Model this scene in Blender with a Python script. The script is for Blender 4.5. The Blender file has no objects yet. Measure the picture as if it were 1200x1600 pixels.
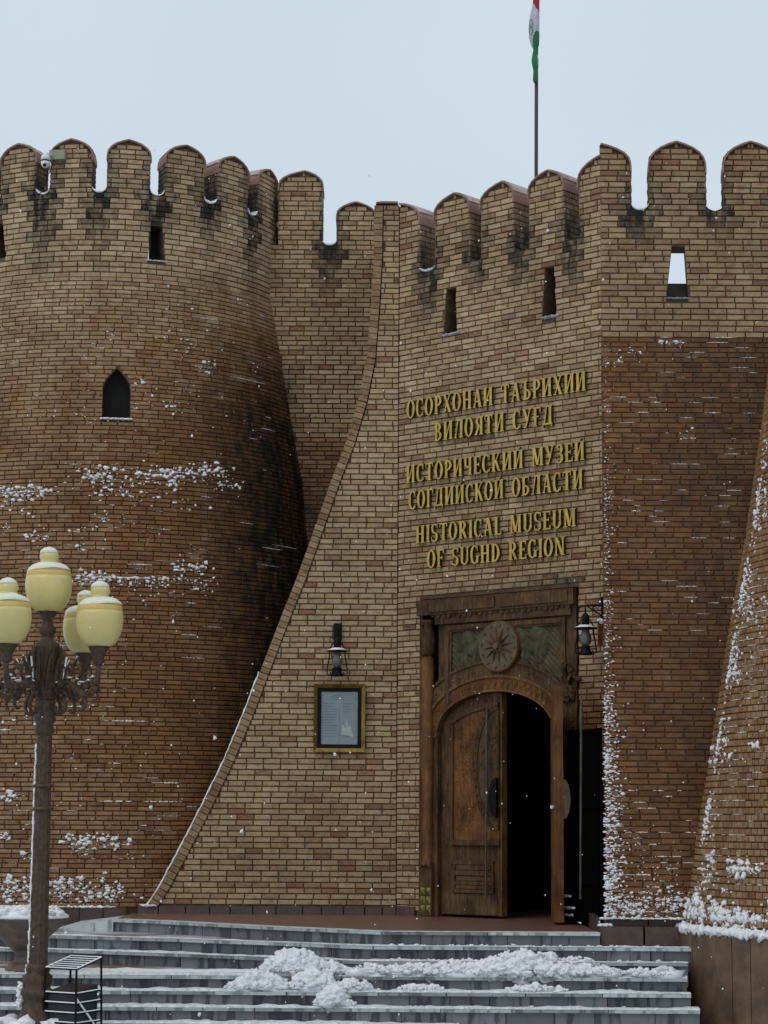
import bpy, math, random
import numpy as np
from mathutils import Vector, Matrix, noise
R = math.radians
rnd = random.Random(7)
scene = bpy.context.scene
COL = scene.collection

# ------------------------------------------------------------------ camera
W0, H0, F, H_EYE = 1200.0, 1600.0, 3400.0, 1.35
PITCH = math.atan(490 / F); ROLL = 0.006
_r = Vector((1, 0, 0)); _u = Vector((0, -math.sin(PITCH), math.cos(PITCH))); FW = Vector((0, math.cos(PITCH), math.sin(PITCH)))
RT = _r * math.cos(ROLL) + _u * math.sin(ROLL); UP = _u * math.cos(ROLL) - _r * math.sin(ROLL)
CAM = Vector((0, 0, H_EYE))
cd = bpy.data.cameras.new('camera'); cam = bpy.data.objects.new('camera', cd); COL.objects.link(cam)
cd.sensor_fit = 'VERTICAL'; cd.sensor_height = 36; cd.lens = 36 * F / H0; cd.clip_start = 0.1; cd.clip_end = 2000
m = Matrix((RT, UP, -FW)).transposed().to_4x4(); m.translation = CAM
cam.matrix_world = m
scene.camera = cam

# ------------------------------------------------------------------ sky and sun (overcast, snowing)
world = bpy.data.worlds.new('World'); scene.world = world; world.use_nodes = True
nt = world.node_tree; nt.nodes.clear()
out = nt.nodes.new('ShaderNodeOutputWorld'); bg = nt.nodes.new('ShaderNodeBackground')
sky = nt.nodes.new('ShaderNodeTexSky'); sky.sky_type = 'NISHITA'; sky.sun_disc = False
SUN_EL, SUN_AZ = R(48), R(-38)      # azimuth of the sun seen from the facade: front, left
sky.sun_elevation = SUN_EL; sky.sun_rotation = R(180) - SUN_AZ; sky.air_density = 1.0; sky.dust_density = 4.0
hs = nt.nodes.new('ShaderNodeHueSaturation'); hs.inputs['Saturation'].default_value = 0.35
tc = nt.nodes.new('ShaderNodeTexCoord'); sx = nt.nodes.new('ShaderNodeSeparateXYZ'); rp = nt.nodes.new('ShaderNodeValToRGB')
nt.links.new(tc.outputs['Generated'], sx.inputs[0]); nt.links.new(sx.outputs['Z'], rp.inputs[0])
rp.color_ramp.elements[0].position = 0.0; rp.color_ramp.elements[0].color = (0.59, 0.70, 0.81, 1)
rp.color_ramp.elements[1].position = 1.0; rp.color_ramp.elements[1].color = (0.66, 0.70, 0.75, 1)
e = rp.color_ramp.elements.new(0.40); e.color = (0.60, 0.69, 0.77, 1)
sc10 = nt.nodes.new('ShaderNodeVectorMath'); sc10.operation = 'SCALE'; sc10.inputs['Scale'].default_value = 10.9
cl = nt.nodes.new('ShaderNodeTexNoise'); cl.inputs['Scale'].default_value = 3.0; cl.inputs['Detail'].default_value = 4
nt.links.new(tc.outputs['Generated'], cl.inputs['Vector'])
clm = nt.nodes.new('ShaderNodeMapRange'); clm.inputs['To Min'].default_value = 0.90; clm.inputs['To Max'].default_value = 1.09
nt.links.new(cl.outputs['Fac'], clm.inputs['Value'])
sc2 = nt.nodes.new('ShaderNodeVectorMath'); sc2.operation = 'SCALE'
nt.links.new(rp.outputs[0], sc10.inputs[0]); nt.links.new(sc10.outputs[0], sc2.inputs[0]); nt.links.new(clm.outputs[0], sc2.inputs['Scale'])
mx = nt.nodes.new('ShaderNodeMix'); mx.data_type = 'RGBA'; mx.inputs['Factor'].default_value = 0.92
nt.links.new(sky.outputs[0], hs.inputs['Color']); nt.links.new(hs.outputs[0], mx.inputs['A']); nt.links.new(sc2.outputs[0], mx.inputs['B'])
nt.links.new(mx.outputs['Result'], bg.inputs['Color']); bg.inputs['Strength'].default_value = 0.1
nt.links.new(bg.outputs[0], out.inputs[0])
sd = bpy.data.lights.new('sun', 'SUN'); sd.energy = 0.6; sd.angle = R(35); sd.color = (1, 0.96, 0.9)
so = bpy.data.objects.new('sun', sd); COL.objects.link(so)
sdir = Vector((math.sin(SUN_AZ) * math.cos(SUN_EL), -math.cos(SUN_AZ) * math.cos(SUN_EL), math.sin(SUN_EL)))
so.rotation_euler = sdir.to_track_quat('Z', 'Y').to_euler()
vs = scene.view_settings; vs.view_transform = 'Standard'; vs.look = 'None'; vs.exposure = 0.0; vs.gamma = 1; vs.use_curve_mapping = False
scene.render.engine = 'CYCLES'

# ------------------------------------------------------------------ measuring helpers
def ray(px, py): return (FW + RT * ((px - 600) / F) - UP * ((py - 800) / F)).normalized()
def at_depth(px, py, D): d = ray(px, py); return CAM + d * (D / d.y)
def on_z(px, py, z): d = ray(px, py); return CAM + d * ((z - H_EYE) / d.z)
def proj(p):
    v = Vector(p) - CAM; f = v.dot(FW)
    return 600 + F * v.dot(RT) / f, 800 - F * v.dot(UP) / f
def lerp(a, b, t): return a + (b - a) * t
def pl(tab, x):
    if x <= tab[0][0]: return tab[0][1]
    for (a, b), (c, d) in zip(tab, tab[1:]):
        if x <= c: return b + (d - b) * (x - a) / (c - a)
    return tab[-1][1]

# ------------------------------------------------------------------ materials
def new_mat(name):
    m = bpy.data.materials.new(name); m.use_nodes = True
    n = m.node_tree; return m, n, n.nodes['Principled BSDF']
def N(n, t, **k):
    o = n.nodes.new('ShaderNode' + t)
    for a, b in k.items(): setattr(o, a, b)
    return o
def ramp(n, stops, interp='LINEAR'):
    r = N(n, 'ValToRGB'); cr = r.color_ramp; cr.interpolation = interp
    cr.elements[0].position = stops[0][0]; cr.elements[0].color = (*stops[0][1], 1)
    cr.elements[1].position = stops[-1][0]; cr.elements[1].color = (*stops[-1][1], 1)
    for p, c in stops[1:-1]: e = cr.elements.new(p); e.color = (*c, 1)
    return r
def noise_node(n, scale, detail=5, rough=.6, vec=None, stretch=None):
    t = N(n, 'TexNoise'); t.inputs['Scale'].default_value = scale; t.inputs['Detail'].default_value = detail; t.inputs['Roughness'].default_value = rough
    if vec is None: vec = N(n, 'NewGeometry').outputs['Position']
    if stretch:
        mp = N(n, 'Mapping'); mp.inputs['Scale'].default_value = stretch; n.links.new(vec, mp.inputs[0]); vec = mp.outputs[0]
    n.links.new(vec, t.inputs['Vector']); return t
def simple(name, c1, c2=None, rough=.6, scale=6, metal=0, bump=.2, bscale=60, stretch=None, spec=.5, detail=6):
    m, n, b = new_mat(name); c2 = c2 or tuple(x * .7 for x in c1)
    t = noise_node(n, scale, detail, .65, stretch=stretch); r = ramp(n, [(.35, c2), (.65, c1)])
    n.links.new(t.outputs['Fac'], r.inputs[0]); n.links.new(r.outputs[0], b.inputs['Base Color'])
    b.inputs['Roughness'].default_value = rough; b.inputs['Metallic'].default_value = metal; b.inputs['Specular IOR Level'].default_value = spec
    if bump:
        t2 = noise_node(n, bscale, 4, .6, stretch=stretch); bp = N(n, 'Bump'); bp.inputs['Strength'].default_value = bump; bp.inputs['Distance'].default_value = .01
        n.links.new(t2.outputs['Fac'], bp.inputs['Height']); n.links.new(bp.outputs[0], b.inputs['Normal'])
    return m
def brick_mat(name, mortar=False):
    m, n, b = new_mat(name); L = n.links.new
    at = lambda k: N(n, 'Attribute', attribute_name=k).outputs['Fac']
    if mortar:
        t = noise_node(n, 9, 6); r = ramp(n, [(.3, (.072, .045, .026)), (.7, (.15, .10, .062))]); L(t.outputs['Fac'], r.inputs[0]); col = r.outputs[0]
    else:
        r = ramp(n, [(0, (.23, .125, .070)), (.12, (.31, .175, .105)), (.25, (.35, .235, .148)), (.4, (.395, .275, .168)), (.6, (.445, .328, .204)), (.8, (.485, .368, .236)), (1, (.54, .42, .275))])
        L(at('tone'), r.inputs[0]); col = r.outputs[0]
        t = noise_node(n, 26, 8, .7, stretch=(1, 1, 2.2)); rr = ramp(n, [(.25, (.62, .60, .58)), (.7, (1.16, 1.14, 1.10))]); L(t.outputs['Fac'], rr.inputs[0])
        mm = N(n, 'Mix', data_type='RGBA', blend_type='MULTIPLY'); mm.inputs['Factor'].default_value = 1; L(col, mm.inputs['A']); L(rr.outputs[0], mm.inputs['B']); col = mm.outputs['Result']
    if not mortar:
        t = noise_node(n, 8.5, 4, .6, stretch=(1, 1, 1.6)); rr = ramp(n, [(.34, (.62, .50, .42)), (.50, (1, 1, 1))]); L(t.outputs['Fac'], rr.inputs[0])
        mm = N(n, 'Mix', data_type='RGBA', blend_type='MULTIPLY'); mm.inputs['Factor'].default_value = .75; L(col, mm.inputs['A']); L(rr.outputs[0], mm.inputs['B']); col = mm.outputs['Result']
    # weathering, with painted shade mixed in: broad blotches, damp and black mould
    t = noise_node(n, 1.1, 5, .6); rr = ramp(n, [(.3, (.78, .75, .72)), (.65, (1.08, 1.06, 1.03))]); L(t.outputs['Fac'], rr.inputs[0])
    mm = N(n, 'Mix', data_type='RGBA', blend_type='MULTIPLY'); mm.inputs['Factor'].default_value = 1; L(col, mm.inputs['A']); L(rr.outputs[0], mm.inputs['B']); col = mm.outputs['Result']
    t = noise_node(n, 3.2, 6, .65, stretch=(1, 1, .6))
    ad = N(n, 'Math', operation='MULTIPLY_ADD'); L(t.outputs['Fac'], ad.inputs[0]); ad.inputs[1].default_value = 1.3; ad.inputs[2].default_value = -.65
    wt = N(n, 'Math', operation='ADD', use_clamp=True); L(at('wet'), wt.inputs[0]); L(ad.outputs[0], wt.inputs[1])
    # no damp, no painted shade where wet is zero
    gate = N(n, 'Math', operation='MULTIPLY', use_clamp=True); L(at('wet'), gate.inputs[0]); gate.inputs[1].default_value = 3.0
    w2 = N(n, 'Math', operation='MULTIPLY', use_clamp=True); L(wt.outputs[0], w2.inputs[0]); L(gate.outputs[0], w2.inputs[1])
    mm = N(n, 'Mix', data_type='RGBA', blend_type='MULTIPLY'); L(w2.outputs[0], mm.inputs['Factor']); L(col, mm.inputs['A']); mm.inputs['B'].default_value = (.53, .335, .175, 1); col = mm.outputs['Result']
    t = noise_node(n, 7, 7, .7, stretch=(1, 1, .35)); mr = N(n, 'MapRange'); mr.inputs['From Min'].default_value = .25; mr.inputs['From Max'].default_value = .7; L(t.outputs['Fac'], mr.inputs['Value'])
    ms = N(n, 'Math', operation='MULTIPLY'); L(at('mould_shade'), ms.inputs[0]); ms.inputs[1].default_value = 1.9
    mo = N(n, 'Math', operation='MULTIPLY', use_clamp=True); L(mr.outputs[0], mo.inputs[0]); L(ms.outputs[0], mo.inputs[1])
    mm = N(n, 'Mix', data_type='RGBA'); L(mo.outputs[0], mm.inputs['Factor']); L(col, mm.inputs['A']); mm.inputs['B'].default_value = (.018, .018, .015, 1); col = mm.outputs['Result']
    L(col, b.inputs['Base Color'])
    ro = N(n, 'MapRange'); L(w2.outputs[0], ro.inputs['Value']); ro.inputs['To Min'].default_value = .88; ro.inputs['To Max'].default_value = .55; L(ro.outputs[0], b.inputs['Roughness'])
    b.inputs['Specular IOR Level'].default_value = .3
    t = noise_node(n, 70, 6, .7); bp = N(n, 'Bump'); bp.inputs['Strength'].default_value = .45; bp.inputs['Distance'].default_value = .006; L(t.outputs['Fac'], bp.inputs['Height']); L(bp.outputs[0], b.inputs['Normal'])
    return m
M = {}
M['brick'] = brick_mat('brick'); M['mortar'] = brick_mat('mortar', True)
def snow_mat(name, c1=(.90, .90, .91), c2=(.76, .78, .81)):
    m, n, b = new_mat(name); t = noise_node(n, 14, 6); r = ramp(n, [(.3, c2), (.65, c1)])
    n.links.new(t.outputs['Fac'], r.inputs[0]); n.links.new(r.outputs[0], b.inputs['Base Color']); b.inputs['Roughness'].default_value = .8; b.inputs['Specular IOR Level'].default_value = .2
    t2 = noise_node(n, 55, 6, .7); bp = N(n, 'Bump'); bp.inputs['Strength'].default_value = .6; bp.inputs['Distance'].default_value = .015
    n.links.new(t2.outputs['Fac'], bp.inputs['Height']); n.links.new(bp.outputs[0], b.inputs['Normal']); return m
M['snow'] = snow_mat('snow'); M['slush'] = snow_mat('slush', (.62, .66, .68), (.34, .37, .37)); M['step_snow'] = snow_mat('trodden_snow', (.80, .83, .85), (.42, .46, .46))
def wood(name, a, b_, rough=.5, st=(9, 9, 1.0)):
    m, n, b = new_mat(name); t = noise_node(n, 3.5, 8, .7, stretch=st)
    r = ramp(n, [(.3, tuple(x * .55 for x in b_)), (.48, b_), (.66, a)]); n.links.new(t.outputs['Fac'], r.inputs[0])
    t3 = noise_node(n, 2.0, 6, .65); r3 = ramp(n, [(.35, (.45, .42, .40)), (.6, (1.05, 1.05, 1.05))]); n.links.new(t3.outputs['Fac'], r3.inputs[0])
    mm = N(n, 'Mix', data_type='RGBA', blend_type='MULTIPLY'); mm.inputs['Factor'].default_value = 1; n.links.new(r.outputs[0], mm.inputs['A']); n.links.new(r3.outputs[0], mm.inputs['B'])
    n.links.new(mm.outputs['Result'], b.inputs['Base Color']); b.inputs['Roughness'].default_value = rough; b.inputs['Specular IOR Level'].default_value = .2
    t2 = noise_node(n, 30, 5, .7, stretch=st); bp = N(n, 'Bump'); bp.inputs['Strength'].default_value = .5; bp.inputs['Distance'].default_value = .008
    n.links.new(t2.outputs['Fac'], bp.inputs['Height']); n.links.new(bp.outputs[0], b.inputs['Normal']); return m
M['wood_warm'] = wood('varnished_wood', (.26, .110, .032), (.15, .062, .020))
M['wood_dark'] = wood('dark_carved_wood', (.175, .096, .042), (.088, .046, .022), .65)
M['wood_grey'] = wood('weathered_wood', (.165, .105, .048), (.090, .056, .027), .8)
M['wood_gold'] = wood('gilded_wood', (.26, .145, .040), (.15, .075, .022), .6)
M['relief_green'] = simple('green_patina_relief', (.088, .084, .046), (.045, .036, .018), .8, 5, spec=.2)
M['relief_gold'] = simple('worn_gilding', (.125, .078, .034), (.06, .042, .022), .5, 9)
M['leafy_brass'] = simple('yellowed_brass', (.32, .30, .045), (.08, .07, .02), .5, 10)
M['black'] = simple('black_painted_metal', (.007, .007, .008), (.004, .004, .005), .6, 12, bump=.1, spec=.15)
M['gate'] = simple('black_sheet_with_shade', (.0045, .004, .004), (.003, .003, .003), .95, 12, bump=.1, spec=.0)  # black gate paint, taken darker to include the shade of the recess
M['room'] = simple('painted_dark_interior', (.012, .010, .009), (.008, .007, .006), .9)  # interior darkness put into a near-black colour
M['bronze'] = simple('dark_bronze', (.100, .064, .040), (.045, .030, .020), .5, 20, .1, .35, 40, spec=.25)
M['gold'] = simple('brass_letter_face', (.62, .43, .075), (.40, .27, .045), .42, 8, .2, .15)
M['gold_side'] = simple('brass_letter_shaded_side', (.07, .042, .012), (.035, .022, .008), .5, 8, .2)  # much darker than the faces: side shade put into the colour
M['frame_gold'] = simple('gold_frame', (.30, .19, .03), (.12, .07, .012), .3, 7, .6, .2)
M['cap'] = simple('copper_cap', (.30, .175, .135), (.20, .11, .085), .6, 5)
M['cap_snow'] = simple('snow_dusted_copper', (.50, .42, .40), (.30, .19, .155), .75, 3)
M['globe'] = simple('opal_lamp_glass', (.69, .57, .22), (.58, .49, .20), .28, 2.2, bump=.02)
M['globe_band'] = simple('amber_glass_band', (.66, .41, .10), (.66, .47, .16), .35, 9, bump=.02)
M['plinth'] = simple('wet_brown_granite', (.085, .048, .035), (.045, .025, .018), .5, 7, bump=.6, bscale=22)
M['plinth_tan'] = simple('brown_stone_slab', (.165, .100, .060), (.085, .050, .030), .7, 3.4, bump=.5, bscale=30)
M['stone'] = simple('carved_planter_stone', (.17, .115, .085), (.075, .05, .038), .7, 6, bump=.6, bscale=30)
M['paving'] = simple('wet_red_paving', (.20, .105, .080), (.13, .065, .050), .35, 4, bump=.3)
M['plastic'] = simple('white_camera_housing', (.72, .72, .74), (.66, .66, .68), .35, 4, bump=0)
M['box_green'] = simple('pale_green_box', (.27, .29, .20), (.22, .24, .17), .5, 4, bump=.05)
M['bag'] = simple('dark_litter_liner', (.012, .014, .022), (.006, .007, .012), .35, 9, bump=.5)
M['red'] = simple('red_cloth', (.40, .012, .04), (.25, .01, .03), .8); M['white_cloth'] = simple('white_cloth', (.55, .55, .60), (.42, .42, .48), .8); M['green_cloth'] = simple('green_cloth', (.02, .19, .055), (.012, .11, .04), .8)
M['pole_paint'] = simple('dark_maroon_pole', (.07, .03, .045), (.045, .02, .03), .5)
M['paper'] = simple('faded_notice_paper', (.30, .36, .42), (.24, .29, .35), .5, 5, bump=0)
M['ink'] = simple('print_ink', (.09, .11, .14), (.07, .08, .10), .6, 5, bump=0)
M['print_pale'] = simple('pale_print', (.62, .66, .66), (.5, .54, .55), .6, 5, bump=0)
m, n, b = new_mat('clear_glass'); b.inputs['Base Color'].default_value = (.9, .93, .92, 1); b.inputs['Roughness'].default_value = .08; b.inputs['Transmission Weight'].default_value = .93; b.inputs['IOR'].default_value = 1.3; M['glass'] = m
def marble(name, base, streak, dust=0.0):
    m, n, b = new_mat(name); L = n.links.new
    oi = N(n, 'ObjectInfo'); geo = N(n, 'NewGeometry')
    off = N(n, 'VectorMath', operation='MULTIPLY_ADD'); L(oi.outputs['Random'], off.inputs[0]); off.inputs[1].default_value = (17, 31, 13); L(geo.outputs['Position'], off.inputs[2])
    rot = N(n, 'Mapping'); rot.inputs['Rotation'].default_value = (0, R(-48), 0); rot.inputs['Scale'].default_value = (4.2, 1.2, .8); L(off.outputs[0], rot.inputs[0])
    t = N(n, 'TexNoise'); t.inputs['Scale'].default_value = 1.6; t.inputs['Detail'].default_value = 7; t.inputs['Distortion'].default_value = .8; L(rot.outputs[0], t.inputs['Vector'])
    r = ramp(n, [(.43, streak), (.465, tuple(lerp(a, c, .75) for a, c in zip(streak, base))), (.52, base), (.75, tuple(x * 1.12 for x in base))]); L(t.outputs['Fac'], r.inputs[0]); col = r.outputs[0]
    hv = N(n, 'Math', operation='MULTIPLY_ADD'); L(oi.outputs['Random'], hv.inputs[0]); hv.inputs[1].default_value = .75; hv.inputs[2].default_value = .52
    sc = N(n, 'VectorMath', operation='SCALE'); L(col, sc.inputs[0]); L(hv.outputs[0], sc.inputs['Scale']); col = sc.outputs[0]
    if dust:
        t2 = noise_node(n, 5.5, 7, .7); r2 = ramp(n, [(.40, (0, 0, 0)), (.60, (1, 1, 1))]); L(t2.outputs['Fac'], r2.inputs[0])
        sxyz = N(n, 'SeparateXYZ'); L(geo.outputs['Normal'], sxyz.inputs[0]); mu = N(n, 'Math', operation='MULTIPLY', use_clamp=True); L(sxyz.outputs['Z'], mu.inputs[0]); L(r2.outputs[0], mu.inputs[1])
        mu2 = N(n, 'Math', operation='MULTIPLY'); L(mu.outputs[0], mu2.inputs[0]); mu2.inputs[1].default_value = dust
        mm = N(n, 'Mix', data_type='RGBA'); L(mu2.outputs[0], mm.inputs['Factor']); L(col, mm.inputs['A']); mm.inputs['B'].default_value = (.66, .70, .73, 1); col = mm.outputs['Result']
    L(col, b.inputs['Base Color']); b.inputs['Roughness'].default_value = .42
    return m
M['marble'] = marble('veined_grey_marble', (.150, .160, .170), (.052, .058, .068)); M['coping'] = marble('pale_coping_marble', (.40, .45, .44), (.20, .23, .23), .9)
def floor_mat():
    m, n, b = new_mat('snow_dusted_red_paving'); L = n.links.new
    t = noise_node(n, 2.5, 7, .65); r = ramp(n, [(.3, (.13, .065, .05)), (.7, (.21, .115, .09))]); L(t.outputs['Fac'], r.inputs[0])
    t2 = noise_node(n, 1.4, 9, .7, stretch=(.5, 1, 1)); r2 = ramp(n, [(.47, (0, 0, 0)), (.60, (.8, .8, .8))]); L(t2.outputs['Fac'], r2.inputs[0])
    mm = N(n, 'Mix', data_type='RGBA'); L(r2.outputs[0], mm.inputs['Factor']); L(r.outputs[0], mm.inputs['A']); mm.inputs['B'].default_value = (.6, .62, .65, 1)
    L(mm.outputs['Result'], b.inputs['Base Color']); b.inputs['Roughness'].default_value = .4; return m
M['dusted'] = floor_mat()

# ------------------------------------------------------------------ mesh building helpers
class MB:
    def __init__(s): s.v = []; s.f = []; s.a = {}; s.mi = []; s.cur = 0
    def add(s, vs, fs, attrs=None):
        k = len(s.v); s.v += [tuple(x) for x in vs]; s.f += [tuple(i + k for i in f) for f in fs]; s.mi += [s.cur] * len(fs)
        if attrs:
            for n_, val in attrs.items(): s.a.setdefault(n_, []).extend(list(val) if hasattr(val, '__len__') else [val] * len(vs))
    def hexa(s, p, attrs=None):   # p: 8 points, bottom ring 0-3 then top ring 4-7
        s.add(p, [(0, 3, 2, 1), (4, 5, 6, 7), (0, 1, 5, 4), (1, 2, 6, 5), (2, 3, 7, 6), (3, 0, 4, 7)], attrs)
    def box(s, c, d, rz=0, attrs=None):
        x, y, z = [q / 2 for q in d]; cs, sn = math.cos(rz), math.sin(rz)
        P = [(c[0] + a * cs - b_ * sn, c[1] + a * sn + b_ * cs, c[2] + h) for h in (-z, z) for a, b_ in ((-x, -y), (x, -y), (x, y), (-x, y))]
        s.hexa(P, attrs)
    def tube(s, pts, r, seg=8, cap=True):
        pts = [Vector(p) for p in pts]; rs = r if hasattr(r, '__len__') else [r] * len(pts); rings = []
        up = Vector((0, 0, 1)); prev = None
        for i, p in enumerate(pts):
            t = (pts[min(i + 1, len(pts) - 1)] - pts[max(i - 1, 0)]).normalized()
            a = prev - t * prev.dot(t) if prev is not None else t.cross(up if abs(t.z) < .95 else Vector((1, 0, 0)))
            a.normalize(); prev = a; b_ = t.cross(a)
            rings.append([p + (a * math.cos(2 * math.pi * k / seg) + b_ * math.sin(2 * math.pi * k / seg)) * rs[i] for k in range(seg)])
        vs = [v for r_ in rings for v in r_]; fs = []
        for i in range(len(pts) - 1):
            for k in range(seg): fs.append((i * seg + k, i * seg + (k + 1) % seg, (i + 1) * seg + (k + 1) % seg, (i + 1) * seg + k))
        if cap: fs.append(tuple(range(seg))[::-1]); fs.append(tuple((len(pts) - 1) * seg + k for k in range(seg)))
        s.add(vs, fs)
    def lathe(s, prof, c, seg=24, flute=0, a0=0):
        vs = []; fs = []
        for r, z in prof:
            for k in range(seg):
                rr = r * (1 + (flute * (1 if k % 2 else -1))); a = 2 * math.pi * k / seg + a0
                vs.append((c[0] + rr * math.cos(a), c[1] + rr * math.sin(a), c[2] + z))
        for i in range(len(prof) - 1):
            for k in range(seg): fs.append((i * seg + k, i * seg + (k + 1) % seg, (i + 1) * seg + (k + 1) % seg, (i + 1) * seg + k))
        fs.append(tuple(range(seg))[::-1]); fs.append(tuple((len(prof) - 1) * seg + k for k in range(seg)))
        s.add(vs, fs)
    def build(s, name, mats, parent=None, smooth=False):
        me = bpy.data.meshes.new(name); me.from_pydata(s.v, [], s.f)
        for mt in (mats if isinstance(mats, (list, tuple)) else [mats]): me.materials.append(mt)
        if isinstance(mats, (list, tuple)) and len(mats) > 1: me.polygons.foreach_set('material_index', s.mi)
        for k, val in s.a.items():
            at = me.attributes.new(k, 'FLOAT', 'POINT'); at.data.foreach_set('value', val)
        if smooth: me.polygons.foreach_set('use_smooth', [True] * len(s.f))
        me.update()
        o = bpy.data.objects.new(name, me); COL.objects.link(o)
        if parent: o.parent = parent; o.matrix_parent_inverse = parent_inv(parent)
        return o
_inv = {}
def parent_inv(p):
    if p.name not in _inv:
        mtx = Matrix.LocRotScale(p.location, p.rotation_euler, p.scale)
        _inv[p.name] = (mtx @ p.matrix_parent_inverse.inverted_safe().inverted_safe() if p.parent is None else Matrix.Identity(4)).inverted()
    return _inv[p.name]
def empty(name, loc, label=None, cat=None, group=None, kind=None):
    o = bpy.data.objects.new(name, None); COL.objects.link(o); o.location = loc; o.empty_display_size = .2
    return tag(o, label, cat, group, kind)
def tag(o, label=None, cat=None, group=None, kind=None):
    for k, v in (('label', label), ('category', cat), ('group', group), ('kind', kind)):
        if v: o[k] = v
    return o
# lumps used for snow
def ico(sub):
    import bmesh
    bm = bmesh.new(); bmesh.ops.create_icosphere(bm, subdivisions=sub, radius=1); v = [tuple(x.co) for x in bm.verts]; f = [tuple(q.index for q in x.verts) for x in bm.faces]; bm.free(); return v, f
ICO1, ICO2, ICO3 = ico(1), ico(2), ico(3)
def lumps(base, n_, amp):
    res = []
    for i in range(n_):
        o = Vector((i * 7.3, i * 3.1, 0)); res.append(([tuple(Vector(v) * (1 + amp * (noise.noise(Vector(v) * 1.6 + o) * 1.6 + .5 * noise.noise(Vector(v) * 4 + o)))) for v in base[0]], base[1]))
    return res
L1, L2, L3 = lumps(ICO1, 12, .7), lumps(ICO2, 14, .75), lumps(ICO3, 8, .6)
def lump(mb, c, s, kind=L1, rz=None):
    v, f = rnd.choice(kind); rz = rnd.uniform(0, 6.28) if rz is None else rz; cs, sn = math.cos(rz), math.sin(rz)
    if rz is not None: pass
    mb.add([(c[0] + (x * s[0]) * 1.0, c[1] + y * s[1], c[2] + z * s[2]) for x, y, z in ((a * cs - b_ * sn, a * sn + b_ * cs, z) for a, b_, z in v)], f)

# ------------------------------------------------------------------ wall surfaces
class Plane:
    def __init__(s, X0, D0, ang, batter=lambda z: 0.0, shear=0.0):
        s.o = Vector((X0, D0)); s.t = Vector((math.cos(ang), -math.sin(ang))); s.n = Vector((-math.sin(ang), -math.cos(ang))); s.b = batter; s.ang = ang; s.sh = shear
    def P(s, u, z, off=0.0, zb=None):
        q = s.o + s.t * (u + s.sh * -min(off, 0)) + s.n * (s.b(z if zb is None else zb) + off); return Vector((q.x, q.y, z))
    def N(s, u): return Vector((s.n.x, s.n.y, 0))
    def T(s, u): return Vector((s.t.x, s.t.y, 0))
    def len_u(s, z): return 1.0
    def hit(s, px, py):
        d = ray(px, py); z = H_EYE; 
        for _ in range(8):
            o = s.o + s.n * s.b(z); k = ((o.x - CAM.x) * s.n.x + (o.y - CAM.y) * s.n.y) / (d.x * s.n.x + d.y * s.n.y); p = CAM + d * k; z = p.z
        q = Vector((p.x, p.y)) - s.o; return q.dot(s.t), p.z
class Cyl:     # u is the angle in radians times the reference radius
    def __init__(s, X, D, prof): s.c = Vector((X, D)); s.R = lambda z: pl(prof, z); s.ref = prof[-1][1]
    def P(s, u, z, off=0.0, zb=None):
        a = u / s.ref; r = s.R(z if zb is None else zb) + off; return Vector((s.c.x + r * math.sin(a), s.c.y - r * math.cos(a), z))
    def N(s, u): a = u / s.ref; return Vector((math.sin(a), -math.cos(a), 0))
    def T(s, u): a = u / s.ref; return Vector((math.cos(a), math.sin(a), 0))
    def len_u(s, z): return s.R(z) / s.ref
    def hit(s, px, py):
        d = ray(px, py); z = H_EYE; ok = None
        for _ in range(12):
            r = s.R(z); dx, dy = CAM.x - s.c.x, CAM.y - s.c.y; A = d.x ** 2 + d.y ** 2; B = dx * d.x + dy * d.y; C = dx * dx + dy * dy - r * r; q = B * B - A * C
            if q < 0: q = 0
            k = (-B - math.sqrt(q)) / A; p = CAM + d * k; z = p.z
        return math.atan2(p.x - s.c.x, -(p.y - s.c.y)) * s.ref, p.z

def isect(A, B):
    return [(max(a, c), min(b_, d)) for a, b_ in A for c, d in B if min(b_, d) - max(a, c) > 1e-4]
def minus(A, B):
    for c, d in B:
        R_ = []
        for a, b_ in A:
            if d <= a or c >= b_: R_.append((a, b_))
            else:
                if c > a: R_.append((a, c))
                if d < b_: R_.append((d, b_))
        A = R_
    return [(a, b_) for a, b_ in A if b_ - a > 1e-4]
ARCH = [(0, 1.0), (.22, .985), (.40, .93), (.60, .79), (.78, .56), (.92, .26), (1.0, 0.02)]
class Crenel:
    """merlons: (u_left, u_right, z_spring, z_top, u_peak); notch: rounded bottom at zn"""
    def __init__(s, mer, zn, rn=.12): s.m = mer; s.zn = zn; s.rn = rn; s.zt = max(x[3] for x in mer)
    def at(s, z):
        res = []
        for i, (a, b_, zs, zt, pk) in enumerate(s.m):
            if z >= zt: continue
            A, B = a, b_
            if z < s.zn + s.rn:     # rounded notch bottoms
                t = 1 - max(0, (z - s.zn)) / s.rn; g = 1 - math.sqrt(max(0, 1 - t * t))
                if i > 0: A = a - g * (a - s.m[i - 1][1]) / 2
                if i < len(s.m) - 1: B = b_ + g * (s.m[i + 1][0] - b_) / 2
            if z > zs:
                k = pl(ARCH, (z - zs) / (zt - zs)); A = pk - (pk - a) * k; B = pk + (b_ - pk) * k
            if B - A > .01: res.append((A, B))
        return res
BR = {}
def brick_geo(L, h):
    c = .005; x, z = L / 2, h / 2
    vs = [(-x, -.035, -z), (x, -.035, -z), (x, -.035, z), (-x, -.035, z), (-x, -c, -z), (x, -c, -z), (x, -c, z), (-x, -c, z), (-x + c, 0, -z + c), (x - c, 0, -z + c), (x - c, 0, z - c), (-x + c, 0, z - c)]
    return vs, [(4, 5, 1, 0), (5, 6, 2, 1), (6, 7, 3, 2), (7, 4, 0, 3), (8, 9, 5, 4), (9, 10, 6, 5), (10, 11, 7, 6), (11, 8, 4, 7), (11, 10, 9, 8)]
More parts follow.
